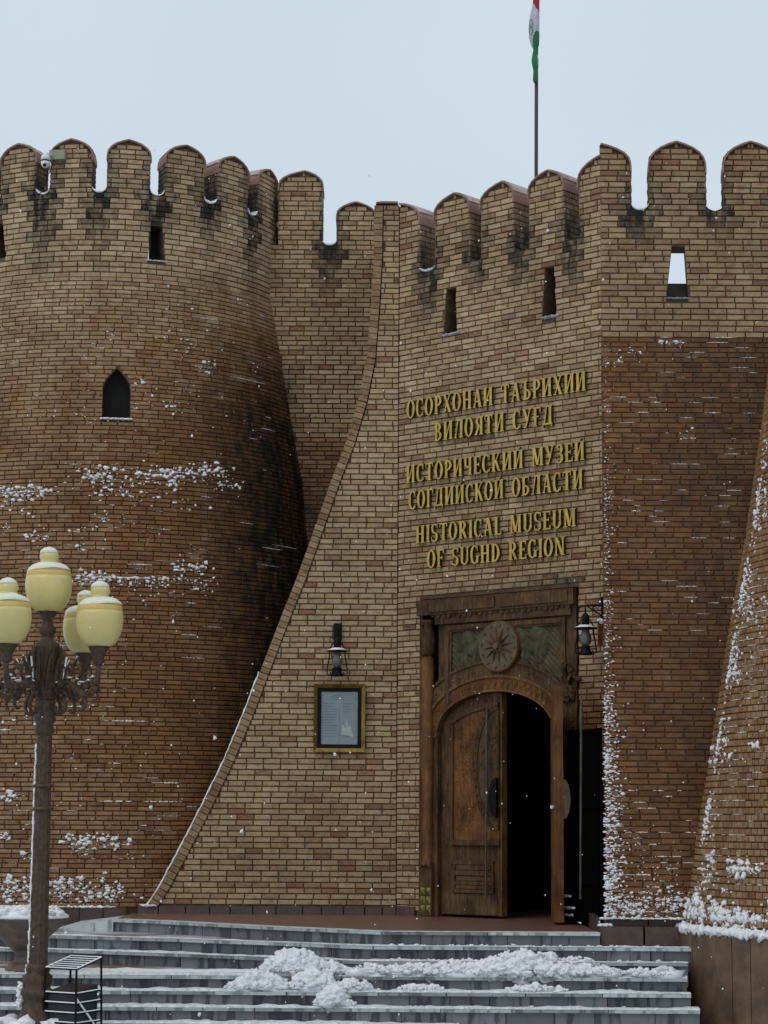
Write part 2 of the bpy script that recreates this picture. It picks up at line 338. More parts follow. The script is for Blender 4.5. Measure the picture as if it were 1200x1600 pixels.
def brick_mesh(L, h, tone, mould_shade, wet):
    key = (round(L, 3), round(h, 3), tone, mould_shade, wet)
    if key not in BR:
        # local +Y is outward here
        vs, fs = brick_geo(L, h)
        me = bpy.data.meshes.new('brick'); me.from_pydata(vs, [], fs); me.materials.append(M['brick'])
        for k, v in (('tone', tone / 11), ('mould_shade', mould_shade / 8), ('wet', wet / 4)):
            a = me.attributes.new(k, 'FLOAT', 'POINT'); a.data.foreach_set('value', [v] * len(vs))
        BR[key] = me
    return BR[key]
def q(v, n_): return max(0, min(n_, int(round(v * n_ + rnd.uniform(-.3, .3)))))
def brick_wall(root, surf, courses, allowed, bl, u0, u1, body_step, back, mould_shade, wet, tone_fn=None, vis=lambda x, y: True, pair=True, joint=.0185, keep=None, nbr=300, zlo=-.4, phase=0.0):
    """lays the visible bricks one by one; mortar core behind; 300 largest are objects"""
    stuff = MB(); cand = []
    full = [(u0, u1)]
    for i, (z0, z1) in enumerate(zip(courses, courses[1:])):
        zm = (z0 + z1) / 2; al = isect(isect(allowed(z0 + .004), allowed(z1 - .004)), full)
        if not al: continue
        k = surf.len_u(courses[i - (i % 2)] if pair else zm); st = bl / k
        row = (i // 2) if pair else i
        uu = math.floor(u0 / st) * st - st + (st * .5 if row % 2 else 0) + phase + rnd.uniform(-.012, .012); h = z1 - z0 - joint
        while uu < u1:
            a, b_ = uu + joint / 2 / k, uu + st - joint / 2 / k
            for c, d in isect([(a, b_)], al):
                Lb = (d - c) * k
                if Lb < .03: continue
                um = (c + d) / 2
                if keep and not keep(um, zm): continue
                md, wt = mould_shade(um, zm), wet(um, zm)
                t = rnd.betavariate(2.2, 1.7)
                t = .22 + t * .72
                if rnd.random() < .09: t = rnd.uniform(.04, .27)
                if tone_fn: t = tone_fn(t, um, zm)
                T_, Md, Wt = q(t, 11), q(md, 8), q(wt, 4)
                fullb = abs(Lb - (bl - joint)) < .004
                P = surf.P(um, zm, rnd.uniform(-.003, .003)); nrm = surf.N(um)
                cand.append((P, nrm, Lb, h, T_, Md, Wt, fullb))
            uu += st
    sc = []
    for i, c in enumerate(cand):
        x, y = proj(c[0])
        v = c[0] - CAM
        if c[7] and 4 < x < 1196 and 4 < y < 1596 and vis(x, y): sc.append((-(c[2] * c[3] * abs(v.normalized().dot(c[1])) / v.length_squared), i))
    sc.sort(); chosen = set(i for _, i in sc[:nbr])
    for i, (P, nrm, Lb, h, T_, Md, Wt, fb) in enumerate(cand):
        ang = math.atan2(-nrm.x, nrm.y) + rnd.uniform(-.008, .008)
        if i in chosen:
            o = bpy.data.objects.new('brick', brick_mesh(bl - joint, h, T_, Md, Wt)); o.location = P - root.location; o.rotation_euler = (0, rnd.uniform(-.006, .006), ang); o.parent = root; COL.objects.link(o)
        else:
            vs, fs = brick_geo(Lb, h); cs, sn = math.cos(ang), math.sin(ang); tl = rnd.uniform(-.006, .006)
            stuff.add([(P.x + x * cs - y * sn, P.y + x * sn + y * cs, P.z + z + x * tl) for x, y, z in vs], fs, {'tone': T_ / 11, 'mould_shade': Md / 8, 'wet': Wt / 4})
    s_ = stuff.build('bricks', M['brick'], root); s_['kind'] = 'stuff'
    # mortar core
    body = MB(); zt = courses[-1]; zz = [zlo] + list(body_step)
    for z0, z1 in zip(zz, zz[1:]):
        A0, A1 = isect(allowed(z0 + 1e-3), full), isect(allowed(z1 - 1e-3), full)
        if len(A0) != len(A1): A0 = A1 = isect(A0, A1) if (A0 and A1) else []
        for (a0, b0), (a1, b1) in zip(A0, A1):
            n_ = 1 if isinstance(surf, Plane) else max(1, int((b0 - a0) / .16))
            for k in range(n_):
                p = []
                bk = back
                for z, a, b_ in ((z0, a0, b0), (z1, a1, b1)):
                    ua, ub = lerp(a, b_, k / n_), lerp(a, b_, (k + 1) / n_)
                    B_ = -(surf.b(z) + bk) if isinstance(surf, Plane) else -bk
                    p += [surf.P(ua, z, -.02), surf.P(ub, z, -.02), surf.P(ub, z, B_), surf.P(ua, z, B_)]
                uc = (a0 + b0) / 2 if n_ == 1 else lerp(a0, b0, (k + .5) / n_)
                wl, wr = ((lerp(a0, b0, k / n_), z0), (lerp(a0, b0, (k + 1) / n_), z0))
                def at_(fn): return [fn(*wl), fn(*wr), fn(*wr), fn(*wl)] + [fn(wl[0], z1), fn(wr[0], z1), fn(wr[0], z1), fn(wl[0], z1)]
                body.hexa(p, {'tone': .5, 'mould_shade': at_(mould_shade), 'wet': at_(wet)})
    body.build('mortar_core', M['mortar'], root)
    return cand
def reveals(root, surf, cr, courses, back, mould_shade, wet, skip=()):
    mb = MB()
    for i, (a, b_, zs, zt, pk) in enumerate(cr.m):
        for side, ue in ((-1, a), (1, b_)):
            if (i, side) in skip: continue
            for j, (z0, z1) in enumerate(zip(courses, courses[1:])):
                if z0 < cr.zn + cr.rn * .5 or z1 > zs + .04: continue
                zm = (z0 + z1) / 2; cuts = [(.0, .125), (.143, back)] if j % 2 else [(.0, .25), (.268, back)]
                for d0, d1 in cuts:
                    if d1 - d0 < .04: continue
                    nrm = surf.T(ue) * side; P = surf.P(ue, zm, -(d0 + d1) / 2) + nrm * rnd.uniform(.006, .010); ang = math.atan2(-nrm.x, nrm.y); cs, sn = math.cos(ang), math.sin(ang)
                    vs, fs = brick_geo(d1 - d0, z1 - z0 - .018); t = rnd.uniform(.2, .8)
                    mb.add([(P.x + x * cs - y * sn, P.y + x * sn + y * cs, P.z + z) for x, y, z in vs], fs, {'tone': t, 'mould_shade': max(.35, mould_shade(ue + side * .1, zm) * 1.1), 'wet': wet(ue, zm)})
    o = mb.build('reveal_bricks', M['brick'], root); o['kind'] = 'stuff'
def caps(root, surf, cr, back, zsn=True):
    for i, (a, b_, zs, zt, pk) in enumerate(cr.m):
        pts = []
        ar = [(-.16, 1.0)] + ARCH
        for t, k in ar: pts.append((pk - (pk - a) * k, zs + t * (zt - zs)))
        R_ = [(pk + (b_ - pk) * k, zs + t * (zt - zs)) for t, k in ar][::-1]
        if b_ - pk < .03: R_ = []
        if pk - a < .03: pts = []
        pts = pts + R_
        th = .020; mb = MB(); n_ = len(pts)
        def outw(j):
            p0 = pts[max(0, j - 1)]; p1 = pts[min(n_ - 1, j + 1)]; dx, dz = p1[0] - p0[0], p1[1] - p0[1]; l = math.hypot(dx, dz) or 1; return (-dz / l, dx / l)
        ring = []
        for j, (u, z) in enumerate(pts):
            nx, nz = outw(j)
            if abs(pts[0][0] - pts[-1][0]) < 1e-6: nx = 0
            o1 = (u + nx * th, z + nz * th); o0 = (u - nx * .004, z - nz * .004)
            f, bk = .035, -(back + .03)
            ring.append([surf.P(o0[0], o0[1], f), surf.P(o1[0], o1[1], f), surf.P(o1[0], o1[1], bk), surf.P(o0[0], o0[1], bk)])
        vs = [v for r in ring for v in r]; fs = []
        for j in range(n_ - 1):
            for k in range(4): fs.append((j * 4 + k, (j + 1) * 4 + k, (j + 1) * 4 + (k + 1) % 4, j * 4 + (k + 1) % 4))
        fs += [(0, 1, 2, 3), tuple((n_ - 1) * 4 + k for k in (3, 2, 1, 0))]
        mb.add(vs, fs); o = mb.build('merlon_cap', M['cap'], root)
        # snow dusting lying on the back of the cap
        sm = MB(); ring = []
        sel = [(j, p) for j, p in enumerate(pts) if p[1] > zs + .25 * (zt - zs)]
        for j, (u, z) in sel:
            nx, nz = outw(j); t2 = th + .003; t3 = th + .014 + .012 * noise.noise(Vector((u * 5, z * 5, i)))
            ring.append([surf.P(u + nx * t2, z + nz * t2, .012), surf.P(u + nx * t3, z + nz * t3, .0), surf.P(u + nx * t3, z + nz * t3, -back), surf.P(u + nx * t2, z + nz * t2, -back)])
        if len(ring) > 1:
            vs = [v for r in ring for v in r]; fs = []
            for j in range(len(ring) - 1):
                for k in range(4): fs.append((j * 4 + k, (j + 1) * 4 + k, (j + 1) * 4 + (k + 1) % 4, j * 4 + (k + 1) % 4))
            fs += [(0, 1, 2, 3), tuple((len(ring) - 1) * 4 + k for k in (3, 2, 1, 0))]
            sm.add(vs, fs); sm.build('snow_dusting', M['cap_snow'], o)
def notch_snow(mb, surf, cr, back, only=None):
    for i, (p, n_) in enumerate(zip(cr.m, cr.m[1:])):
        if only is not None and i not in only: continue
        a, b_ = p[1], n_[0]; w = (b_ - a) / 2; c = (a + b_) / 2
        K = 10; ring = []
        for k in range(K + 1):
            t = -1 + 2 * k / K; zz = cr.zn + cr.rn * (1 - math.sqrt(max(0, 1 - (t * .97) ** 2))); th = (.012 + .026 * abs(math.sin(i * 1.7 + 1))) * (1 - t * t) * (1 + .5 * noise.noise(Vector((k * .9, i * 3.0, 1)))) + .004
            ring.append([surf.P(c + w * t * .97, zz - .002, .02), surf.P(c + w * t * .95, zz + th, .005), surf.P(c + w * t * .95, zz + th, -back), surf.P(c + w * t * .97, zz - .002, -back)])
        vs = [v for r in ring for v in r]; fs = []
        for j in range(K):
            for k in range(4): fs.append((j * 4 + k, (j + 1) * 4 + k, (j + 1) * 4 + (k + 1) % 4, j * 4 + (k + 1) % 4))
        mb.add(vs, fs)
def frange(a, b_, st):
    n_ = max(1, int(round((b_ - a) / st))); return [a + (b_ - a) * i / n_ for i in range(n_ + 1)]
def zcourses(z0, zb, st_lo, zt, st_hi): return frange(z0, zb, st_lo) + frange(zb, zt, st_hi)[1:]

ALPHA = math.atan(.90)
DOOR = Plane(.22, 34.0, ALPHA)
WING = Plane(0, 34.0, 0)
CURT = Plane(0, 36.85, 0)
def U(surf, px, py): return surf.hit(px, py)

# ---- left round tower
zt_t = at_depth(203, 217, 35.0).z; zpar = at_depth(203, 432, 34.95).z
cX = at_depth(185, 300, 38.1).x
TOWER = Cyl(cX, 38.1, [(-1, 4.2), (0, 4.16), (3.5, 3.97), (7.1, 3.66), (8.6, 3.40), (zpar, 3.13), (zpar + .02, 3.1), (20, 3.1)])
dl = R(17.9); z_sp = zt_t - .30; z_nb = at_depth(154, 303, 35.1).z
mer = []
for k in range(-5, 5):
    a = R(10.3) + k * dl; hw = .355 / 3.1
    jj = rnd.uniform(-.02, .02); mer.append(((a - hw) * 3.1, (a + hw) * 3.1, z_sp + jj, zt_t + jj, a * 3.1 + rnd.uniform(-.015, .015)))
crT = Crenel(mer, z_nb, .13)
sl = [TOWER.hit(236, 352), TOWER.hit(254, 352), TOWER.hit(231, 407), TOWER.hit(259, 407)]
sl2 = [TOWER.hit(-15, 352), TOWER.hit(4, 352), TOWER.hit(-20, 407), TOWER.hit(8, 407)]
aw = [TOWER.hit(159, 655), TOWER.hit(204, 655)]; aw_c = (aw[0][0] + aw[1][0]) / 2; aw_w = (aw[1][0] - aw[0][0]) / 2
aw_z0 = aw[0][1]; aw_zs = TOWER.hit(181, 606)[1]; aw_zt = TOWER.hit(181, 575)[1]
def trap(sl_, z):
    if sl_[2][1] <= z <= sl_[0][1]:
        t = (z - sl_[2][1]) / (sl_[0][1] - sl_[2][1]); return [(lerp(sl_[2][0], sl_[0][0], t), lerp(sl_[3][0], sl_[1][0], t))]
    return []
def al_tower(z):
    A = crT.at(z) if z > crT.zn else [(-6.5, 6.5)]
    A = minus(A, trap(sl, z) + trap(sl2, z))
    if aw_z0 <= z < aw_zt:
        w = aw_w if z < aw_zs else aw_w * (1 - ((z - aw_zs) / (aw_zt - aw_zs)) ** 1.5)
        A = minus(A, [(aw_c - w, aw_c + w)])
    return A
notchT = [((a[1] + b_[0]) / 2, crT.zn) for a, b_ in zip(crT.m, crT.m[1:])]
def mould_notch(notches, depth=1.25, w=.26, up=.9):
    def f(u, z):
        r = 0; u = u + .12 * noise.noise(Vector((u * 2, z * 2.5, 5)))
        for i, (un, zn) in enumerate(notches):
            dz = zn - z; du_ = abs(u - un); L_ = depth * (.45 + .55 * abs(math.sin(i * 2.4 + 1)))
            if dz > 0: r = max(r, (1 - min(1, dz / (L_ * 1.25))) ** .8 * max(0, 1 - (du_ / (w * (1.35 - .75 * min(1, dz / L_)))) ** 2))
            elif -dz < up: r = max(r, (1 + dz / up) ** .6 * .8 * max(0, 1 - (du_ / (w * 1.35)) ** 3))
        return r
    return f
m_T0 = mould_notch(notchT, 1.3, .30)
m_shade_T = lambda u, z: max(m_T0(u, z), .8 * max(0, min(1, (u - 1.2) / 1.5)) * max(0, min(1, (zpar - .4 - z) / 2.0)) * (1 if z > 2.5 else max(.2, z / 2.5)))  # right flank darkened: corner shade painted in along with the notch mould
def wet_shade_tower(u, z):
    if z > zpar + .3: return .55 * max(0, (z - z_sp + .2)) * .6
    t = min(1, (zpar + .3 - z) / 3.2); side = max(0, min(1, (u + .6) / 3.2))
    w = .18 + .62 * t + .35 * side * min(1, t * 2 + .2)  # side term paints the right flank's shade on top of the damp
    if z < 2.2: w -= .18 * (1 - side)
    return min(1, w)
tower = empty('round_tower', (cX, 38.1, 0), 'broad round brick tower with crenellated top and pointed-arch window, left of the entrance', 'tower')
ctT = zcourses(.08, zpar, .0735, z_nb, .088); ctT += frange(z_nb, zt_t, .086)[1:]
bsT = [z for z in frange(0, z_nb, .2)] + frange(z_nb, zt_t, .03)[1:]
extra = sorted(set([aw_z0, aw_zs, aw_zt, sl[2][1], sl[0][1], sl2[2][1], sl2[0][1]] + [lerp(aw_zs, aw_zt, k / 6) for k in range(1, 6)]))
def with_edges(bs, ex):
    r = sorted(bs + [x - 1e-3 for x in ex] + [x + 1e-3 for x in ex]); o = [r[0]]
    for x in r[1:]:
        if x - o[-1] > 5e-4: o.append(x)
    return o
bsT = with_edges(bsT, extra)
EDGE = [(585, 318), (584, 400), (580, 470), (573, 560), (560, 625), (541, 690), (516, 755), (490, 830), (463, 905), (440, 962), (410, 1040), (383, 1112), (350, 1190), (312, 1268), (280, 1330), (250, 1385), (228, 1419)]
edge_x = lambda y: pl([(b_, a) for a, b_ in EDGE], y)
brick_wall(tower, TOWER, ctT, al_tower, .262, -4.9, 4.6, bsT, .42, m_shade_T, wet_shade_tower, vis=lambda x, y: x < min(470, edge_x(y)) and not (y > 1410), tone_fn=lambda t, u, z: max(t, .17) * .85 + .14 + .14 * max(0, min(1, (z - 7.2) / 2)))  # brick tone lightened towards the top, standing in for sky light
caps(tower, TOWER, crT, .42); reveals(tower, TOWER, crT, ctT, .42, m_shade_T, wet_shade_tower)
# near-black sheet painting the darkness behind the pointed window, roof deck, and the slit backs
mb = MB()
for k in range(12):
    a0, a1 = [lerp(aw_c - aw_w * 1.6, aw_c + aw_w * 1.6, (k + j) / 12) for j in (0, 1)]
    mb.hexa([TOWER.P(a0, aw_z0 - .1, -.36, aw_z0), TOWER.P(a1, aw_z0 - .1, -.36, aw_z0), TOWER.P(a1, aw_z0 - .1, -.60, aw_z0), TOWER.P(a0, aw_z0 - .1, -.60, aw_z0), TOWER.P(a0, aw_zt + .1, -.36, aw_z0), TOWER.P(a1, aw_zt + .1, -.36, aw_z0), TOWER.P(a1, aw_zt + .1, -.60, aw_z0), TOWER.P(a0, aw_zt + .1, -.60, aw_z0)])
mb.build('window_dark_back', M['room'], tower)
mb = MB(); mb.lathe([(2.75, 0), (2.75, .1)], (cX, 38.1, sl[2][1] - .3), 48); mb.build('roof_deck', M['plinth'], tower)
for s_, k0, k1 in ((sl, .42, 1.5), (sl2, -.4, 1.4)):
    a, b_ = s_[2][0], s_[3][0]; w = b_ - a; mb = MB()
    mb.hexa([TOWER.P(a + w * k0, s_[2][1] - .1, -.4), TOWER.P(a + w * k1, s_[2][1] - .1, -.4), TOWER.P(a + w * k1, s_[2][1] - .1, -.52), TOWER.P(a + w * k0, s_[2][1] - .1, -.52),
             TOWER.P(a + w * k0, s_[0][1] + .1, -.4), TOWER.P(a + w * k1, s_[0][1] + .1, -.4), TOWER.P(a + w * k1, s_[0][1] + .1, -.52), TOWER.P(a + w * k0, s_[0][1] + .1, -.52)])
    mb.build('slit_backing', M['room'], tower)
# plinth of the tower: dark granite slabs
def ring_slabs(root, c, r, z0, z1, a0, a1, n_, thick, mat_, name='plinth_slab', gap=.006, r_top=None):
    for k in range(n_):
        A, B = lerp(a0, a1, k / n_), lerp(a0, a1, (k + 1) / n_); g = gap / r; mb = MB(); S = 3; j = rnd.uniform(-.006, .006); rt = (r_top or r)
        for q_ in range(S):
            x0, x1 = lerp(A + g, B - g, q_ / S), lerp(A + g, B - g, (q_ + 1) / S)
            def pt(a, rr, z): return (c[0] + rr * math.sin(a), c[1] - rr * math.cos(a), z)
            mb.hexa([pt(x0, r + j, z0), pt(x1, r + j, z0), pt(x1, r - thick, z0), pt(x0, r - thick, z0), pt(x0, rt + j, z1), pt(x1, rt + j, z1), pt(x1, rt - thick, z1), pt(x0, rt - thick, z1)])
        mb.build(name, mat_, root)
ring_slabs(tower, (cX, 38.1), 4.24, -.3, .085, R(-46), R(12.5), 12, .3, M['plinth'])

# ---- recessed curtain wall
zc1 = at_depth(475, 262, 36.6).z; zc2 = at_depth(555, 311, 36.6).z; zcn = at_depth(515, 377, 36.6).z
X = lambda px, py=350, D=36.6: at_depth(px, py, D).x
mc = [(X(434), X(503), at_depth(475, 288, 36.6).z, zc1, X(474)), (X(526), X(586), at_depth(555, 334, 36.6).z, zc2, X(555))]
crC = Crenel(mc, zcn, .10)
al_c = lambda z: crC.at(z) if z > crC.zn else [(-2.6, .8)]
m_C0 = mould_notch([((mc[0][1] + mc[1][0]) / 2, zcn)], 1.0, .26)
m_C = lambda u, z: max(m_C0(u, z), .5 * min(1, max(0, at_depth(520, 680, 36.6).z - z) / 1.2), .4 * max(0, 1 - (u + 1.75) / .5) * (z < 9.3))  # darker low down and in the strip beside the tower
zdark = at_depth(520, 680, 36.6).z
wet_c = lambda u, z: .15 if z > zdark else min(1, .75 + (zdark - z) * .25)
curtain = empty('curtain_wall', (-.6, 36.6, 0), 'narrow recessed brick wall between the round tower and the flared wing', 'wall')
cc = zcourses(.1, zdark, .0775, zcn, .0855); cc += frange(zcn, zc1, .086)[1:]
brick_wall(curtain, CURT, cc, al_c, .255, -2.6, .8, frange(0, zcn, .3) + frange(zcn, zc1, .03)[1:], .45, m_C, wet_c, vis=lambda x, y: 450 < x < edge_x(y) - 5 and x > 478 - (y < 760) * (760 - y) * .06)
caps(curtain, CURT, crC, .45); reveals(curtain, CURT, crC, cc, .45, m_C, wet_c)

# ---- flared wing wall facing the street
ztw = at_depth(600, 320, 34).z
wt_ = sorted([(at_depth(x, y, 34).z, at_depth(x, y, 34).x) for x, y in EDGE])
wing_l = lambda z: pl(wt_, z)
al_w = lambda z: [(wing_l(z) + .03, .22)] if z < ztw else []
wing = empty('wing_wall', (-1.2, 34, 0), 'pale brick wing wall with curved flaring left edge, carrying the notice board', 'wall')
cw = frange(.13, ztw, .0862)
def wet_w(u, z): return .12 * max(0, min(1, (1.0 - z))) + .25 * math.exp(-((z - 1.05) / .5) ** 2) * (u > -2.2)
brick_wall(wing, WING, cw, lambda z: [(wing_l(z) + .15, .215)] if z < ztw else [], .265, -4, .215, frange(0, ztw, .1), .35, lambda u, z: 0.25 * max(0, 1 - (ztw - z) / .7), wet_w, vis=lambda x, y: x > edge_x(y) + 22 and x < 616)
# solid flank behind the face, and the soldier course that edges it
mb = MB(); zz = frange(0, ztw, .25)
for z0, z1 in zip(zz, zz[1:]):
    a, b_ = wing_l(z0) + .03, wing_l(z1) + .03
    mb.hexa([(a, 34.02, z0), (.2, 34.3, z0), (.2, 36.9, z0), (a, 36.9, z0), (b_, 34.02, z1), (.2, 34.3, z1), (.2, 36.9, z1), (b_, 36.9, z1)], {'tone': .5, 'mould_shade': 0, 'wet': .5})
mb.hexa([(.19, 34.03, 0), (.27, 34.05, 0), (.27, 34.4, 0), (.19, 34.4, 0), (.19, 34.03, ztw - .02), (.27, 34.05, ztw - .02), (.27, 34.4, ztw - .02), (.19, 34.4, ztw - .02)], {'tone': .5, 'mould_shade': 0, 'wet': .3})
mb.build('flank', M['mortar'], wing)
z = .15; cnt = 0
L_ = [(zz_, wing_l(zz_)) for zz_ in frange(.14, ztw - .02, .01)]
acc = 0; last = L_[0]; edge_snow = MB(); est = MB()
for zz_, xx in L_[1:]:
    dd = math.hypot(zz_ - last[0], xx - last[1])
    if dd >= .092:
        tx, tz = (xx - last[1]) / dd, (zz_ - last[0]) / dd; nx, nz = tz, -tx     # nx points into the wall face
        g = .012; p0 = (last[1] + tx * g, last[0] + tz * g); p1 = (xx, zz_); wd = .135
        A = [(p0[0], p0[1]), (p0[0] + nx * wd, p0[1] + nz * wd), (p1[0] + nx * wd, p1[1] + nz * wd), (p1[0], p1[1])]
        j = rnd.uniform(.012, .03); mb = MB()
        mb.add([(a, 34 - j, b_) for a, b_ in A] + [(a, 34.16, b_) for a, b_ in A], [(0, 1, 2, 3), (4, 7, 6, 5), (0, 4, 5, 1), (1, 5, 6, 2), (2, 6, 7, 3), (3, 7, 4, 0)], {'tone': rnd.choice([.3, .45, .6, .75]), 'mould_shade': .1, 'wet': rnd.uniform(.15, .5)})
        mb.build('edging_brick', M['brick'], wing)
        last = (zz_, xx)
    if zz_ < 3.6:
        pass
sp = [(wing_l(z_) - .012, 34 - .02, z_ + .012) for z_ in frange(.1, 3.7, .06)]
mb = MB(); mb.tube([(a + rnd.uniform(-.006, .006), b_, c + rnd.uniform(-.004, .004)) for a, b_, c in sp], [rnd.uniform(.008, .017) for _ in sp], 6)
for k in range(4): lump(mb, (wing_l(.12) + .02 + k * .05 - .08, 33.93, .115), (.05, .05, .02))
mb.build('edge_snow', M['snow'], wing)
mb = MB(); ring = []
for j, (px, py) in enumerate([(586, 330), (588, 319), (600, 318), (622, 318.5)]):
    p = at_depth(px, py, 34); ring.append([(p.x, 33.96, p.z), (p.x, 33.96, p.z + .03), (p.x, 34.5, p.z + .03), (p.x, 34.5, p.z)])
vs_ = [v for r in ring for v in r]; fs_ = [(j * 4 + k, (j + 1) * 4 + k, (j + 1) * 4 + (k + 1) % 4, j * 4 + (k + 1) % 4) for j in range(3) for k in range(4)] + [(0, 1, 2, 3), (15, 14, 13, 12)]
mb.add(vs_, fs_); mb.build('merlon_cap', M['cap'], wing)
# rough dark footing stones
x = -3.75
while x < .2:
    w = rnd.uniform(.26, .42); w = min(w, .22 - x)
    if w < .08: break
    mb = MB(); j = rnd.uniform(0, .02); z1 = .115 + rnd.uniform(-.012, .01)
    mb.hexa([(x + .006, 33.93 - j, -.05), (x + w - .006, 33.93 - j, -.05), (x + w - .006, 34.1, -.05), (x + .006, 34.1, -.05), (x + .012, 33.95 - j, z1), (x + w - .012, 33.95 - j, z1), (x + w - .012, 34.1, z1), (x + .012, 34.1, z1)])
    mb.build('footing_stone', M['plinth'], wing); x += w

# ---- entrance wall
def du(px, py): return DOOR.hit(px, py)
dL, dR = du(655, 1200)[0], du(905, 1200)[0]; dT = du(655, 940)[1] + .03
uR = du(943, 1000)[0]
md_ = []
def mer_px(xl, xr, ys, xt, yt, y_mid): return (du(xl, y_mid)[0], du(xr, y_mid)[0], du(xl, ys)[1], du(xt, yt)[1], du(xt, y_mid)[0])
z_sd = du(712, 332)[1]; z_td = du(712, 303)[1]
pitch_m = []
md_.append((-.02, du(656, 350)[0], z_sd, ztw, .0))
for xl, xr, xt in ((680, 734, 711), (752, 803, 786), (827, 881, 857)):
    md_.append((du(xl, 340)[0], du(xr, 340)[0], z_sd, z_td, du(xt, 340)[0]))
md_.append((du(905, 320)[0], uR + .02, z_sd - .02, z_td + .03, uR + .02))
z_nd = du(815, 392)[1]
crD = Crenel(md_, z_nd, .10)
slA = [du(697, 452), du(711, 452), du(692, 526), du(714, 522)]; slB = [du(851, 419), du(865, 417), du(846, 499), du(869, 494)]
def al_d(z):
    A = crD.at(z) if z > crD.zn else [(0.006, uR)]
    A = minus(A, trap(slA, z) + trap(slB, z))
    if z < dT: A = minus(A, [(dL, dR)])
    return A
m_D0 = mould_notch([((a[1] + b_[0]) / 2, crD.zn) for a, b_ in zip(md_, md_[1:])], .85, .27, .75)
m_D = lambda u, z: max(m_D0(u, z), .5 * math.exp(-((z - dT - .05) / .16) ** 2) * (dL - .1 < u < dR) * (1.2 if u > 2.3 else .4))
def wet_shade_d(u, z):
    w = .12 + .3 * math.exp(-((z - dT - .6) / .4) ** 2)
    if u > dR - .05 and z < 3.7: w = max(w, min(1, .3 + (3.7 - z) * .9))  # shade of the recess beside the pier, painted in as damp tone
    return w
ent = empty('entrance_wall', (1.7, 32.7, 0), 'brick entrance wall with two slit windows and gold lettering over the carved doorway', 'wall')
cdz = frange(.06, z_nd, .0862) + frange(z_nd, z_td, .0862)[1:]
bsD = with_edges(frange(0, z_nd, .3) + frange(z_nd, max(x[3] for x in md_), .03)[1:], [dT, slA[0][1], slA[2][1], slB[0][1], slB[2][1]])
brick_wall(ent, DOOR, cdz, al_d, .262, .006, uR, bsD, .45, m_D, wet_shade_d, vis=lambda x, y: 630 < x < 938)
caps(ent, DOOR, crD, .45); reveals(ent, DOOR, crD, cdz, .45, m_D, wet_shade_d, ((0, -1), (4, 1)))
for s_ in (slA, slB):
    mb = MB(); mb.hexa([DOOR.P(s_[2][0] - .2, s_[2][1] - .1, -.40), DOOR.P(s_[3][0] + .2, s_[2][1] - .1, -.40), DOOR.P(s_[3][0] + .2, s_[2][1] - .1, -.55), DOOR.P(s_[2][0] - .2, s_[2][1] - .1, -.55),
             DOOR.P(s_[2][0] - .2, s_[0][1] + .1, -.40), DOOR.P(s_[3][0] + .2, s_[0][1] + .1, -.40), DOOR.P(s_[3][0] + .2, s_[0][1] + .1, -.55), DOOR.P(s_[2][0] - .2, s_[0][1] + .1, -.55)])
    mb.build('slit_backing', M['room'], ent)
mb = MB()
for k, w in enumerate((.33, .3, .36, .3, .35)):   # footing left of the door
    a = .01 + k * .1
    if a + .1 > dL: break
    mb.hexa([DOOR.P(a, -.05, .05), DOOR.P(a + .095, -.05, .05), DOOR.P(a + .095, -.05, -.1), DOOR.P(a, -.05, -.1), DOOR.P(a, .13, .035), DOOR.P(a + .095, .13, .035), DOOR.P(a + .095, .13, -.1), DOOR.P(a, .13, -.1)])
mb.build('footing_stone', M['plinth'], ent)

# ---- battered pier wall right of the door
DP = 31.35
zpb = at_depth(1000, 527, DP).z
pier_D = lambda z: DP - 2.45 * max(0, min(1.0, (zpb - z) / zpb)) ** 1.05 if z < zpb else DP
PIER = Plane(0, DP, 0, lambda z: DP - pier_D(z), .10)
corner = DOOR.P(uR, 1, 0)
left_p = lambda z: corner.x - (DP - pier_D(z)) * .098 + .003
px_ = lambda px, py, D=DP: at_depth(px, py, D)
mp_ = [(corner.x + .003, px_(985, 300).x, px_(985, 262).z, px_(943, 226).z, corner.x + .003), (px_(1014, 300).x, px_(1102, 300).x, px_(1058, 264).z, px_(1058, 223).z, px_(1058, 300).x), (px_(1131, 300).x, px_(1219, 300).x, px_(1175, 264).z, px_(1175, 223).z, px_(1174, 300).x),
       (px_(1247, 300).x, px_(1335, 300).x, px_(1175, 264).z, px_(1175, 223).z, px_(1291, 300).x)]
zpn = px_(1000, 328).z
crP = Crenel(mp_, zpn, .13)
sp1 = [(px_(1050, 385).x, px_(1050, 385).z), (px_(1070, 385).x, px_(1070, 385).z), (px_(1041, 467).x, px_(1041, 467).z), (px_(1076, 467).x, px_(1076, 467).z)]
def al_p(z):
    A = crP.at(z) if z > crP.zn else [(left_p(z), 7.0)]
    return minus(A, trap(sp1, z))
m_P0 = mould_notch([((a[1] + b_[0]) / 2, crP.zn) for a, b_ in zip(mp_, mp_[1:])], .75, .30, .7)
m_P = lambda u, z: max(m_P0(u, z), (.05 + .32 * max(0, min(1, (u - 3.3) / 1.3))) * (z < zpb) * (1 if z > 4.5 else .55 + .1 * z))  # darker towards the right, below the parapet
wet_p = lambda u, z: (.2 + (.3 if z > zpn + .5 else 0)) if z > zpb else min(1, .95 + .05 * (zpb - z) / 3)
pier = empty('pier_wall', (4.5, 30, 0), 'dark sloping brick wall right of the door with one open slit, snow caught on its courses', 'wall')
cp = zcourses(.17, zpb, .0795, zpn, .0865); cp += frange(zpn, mp_[1][3], .0865)[1:]
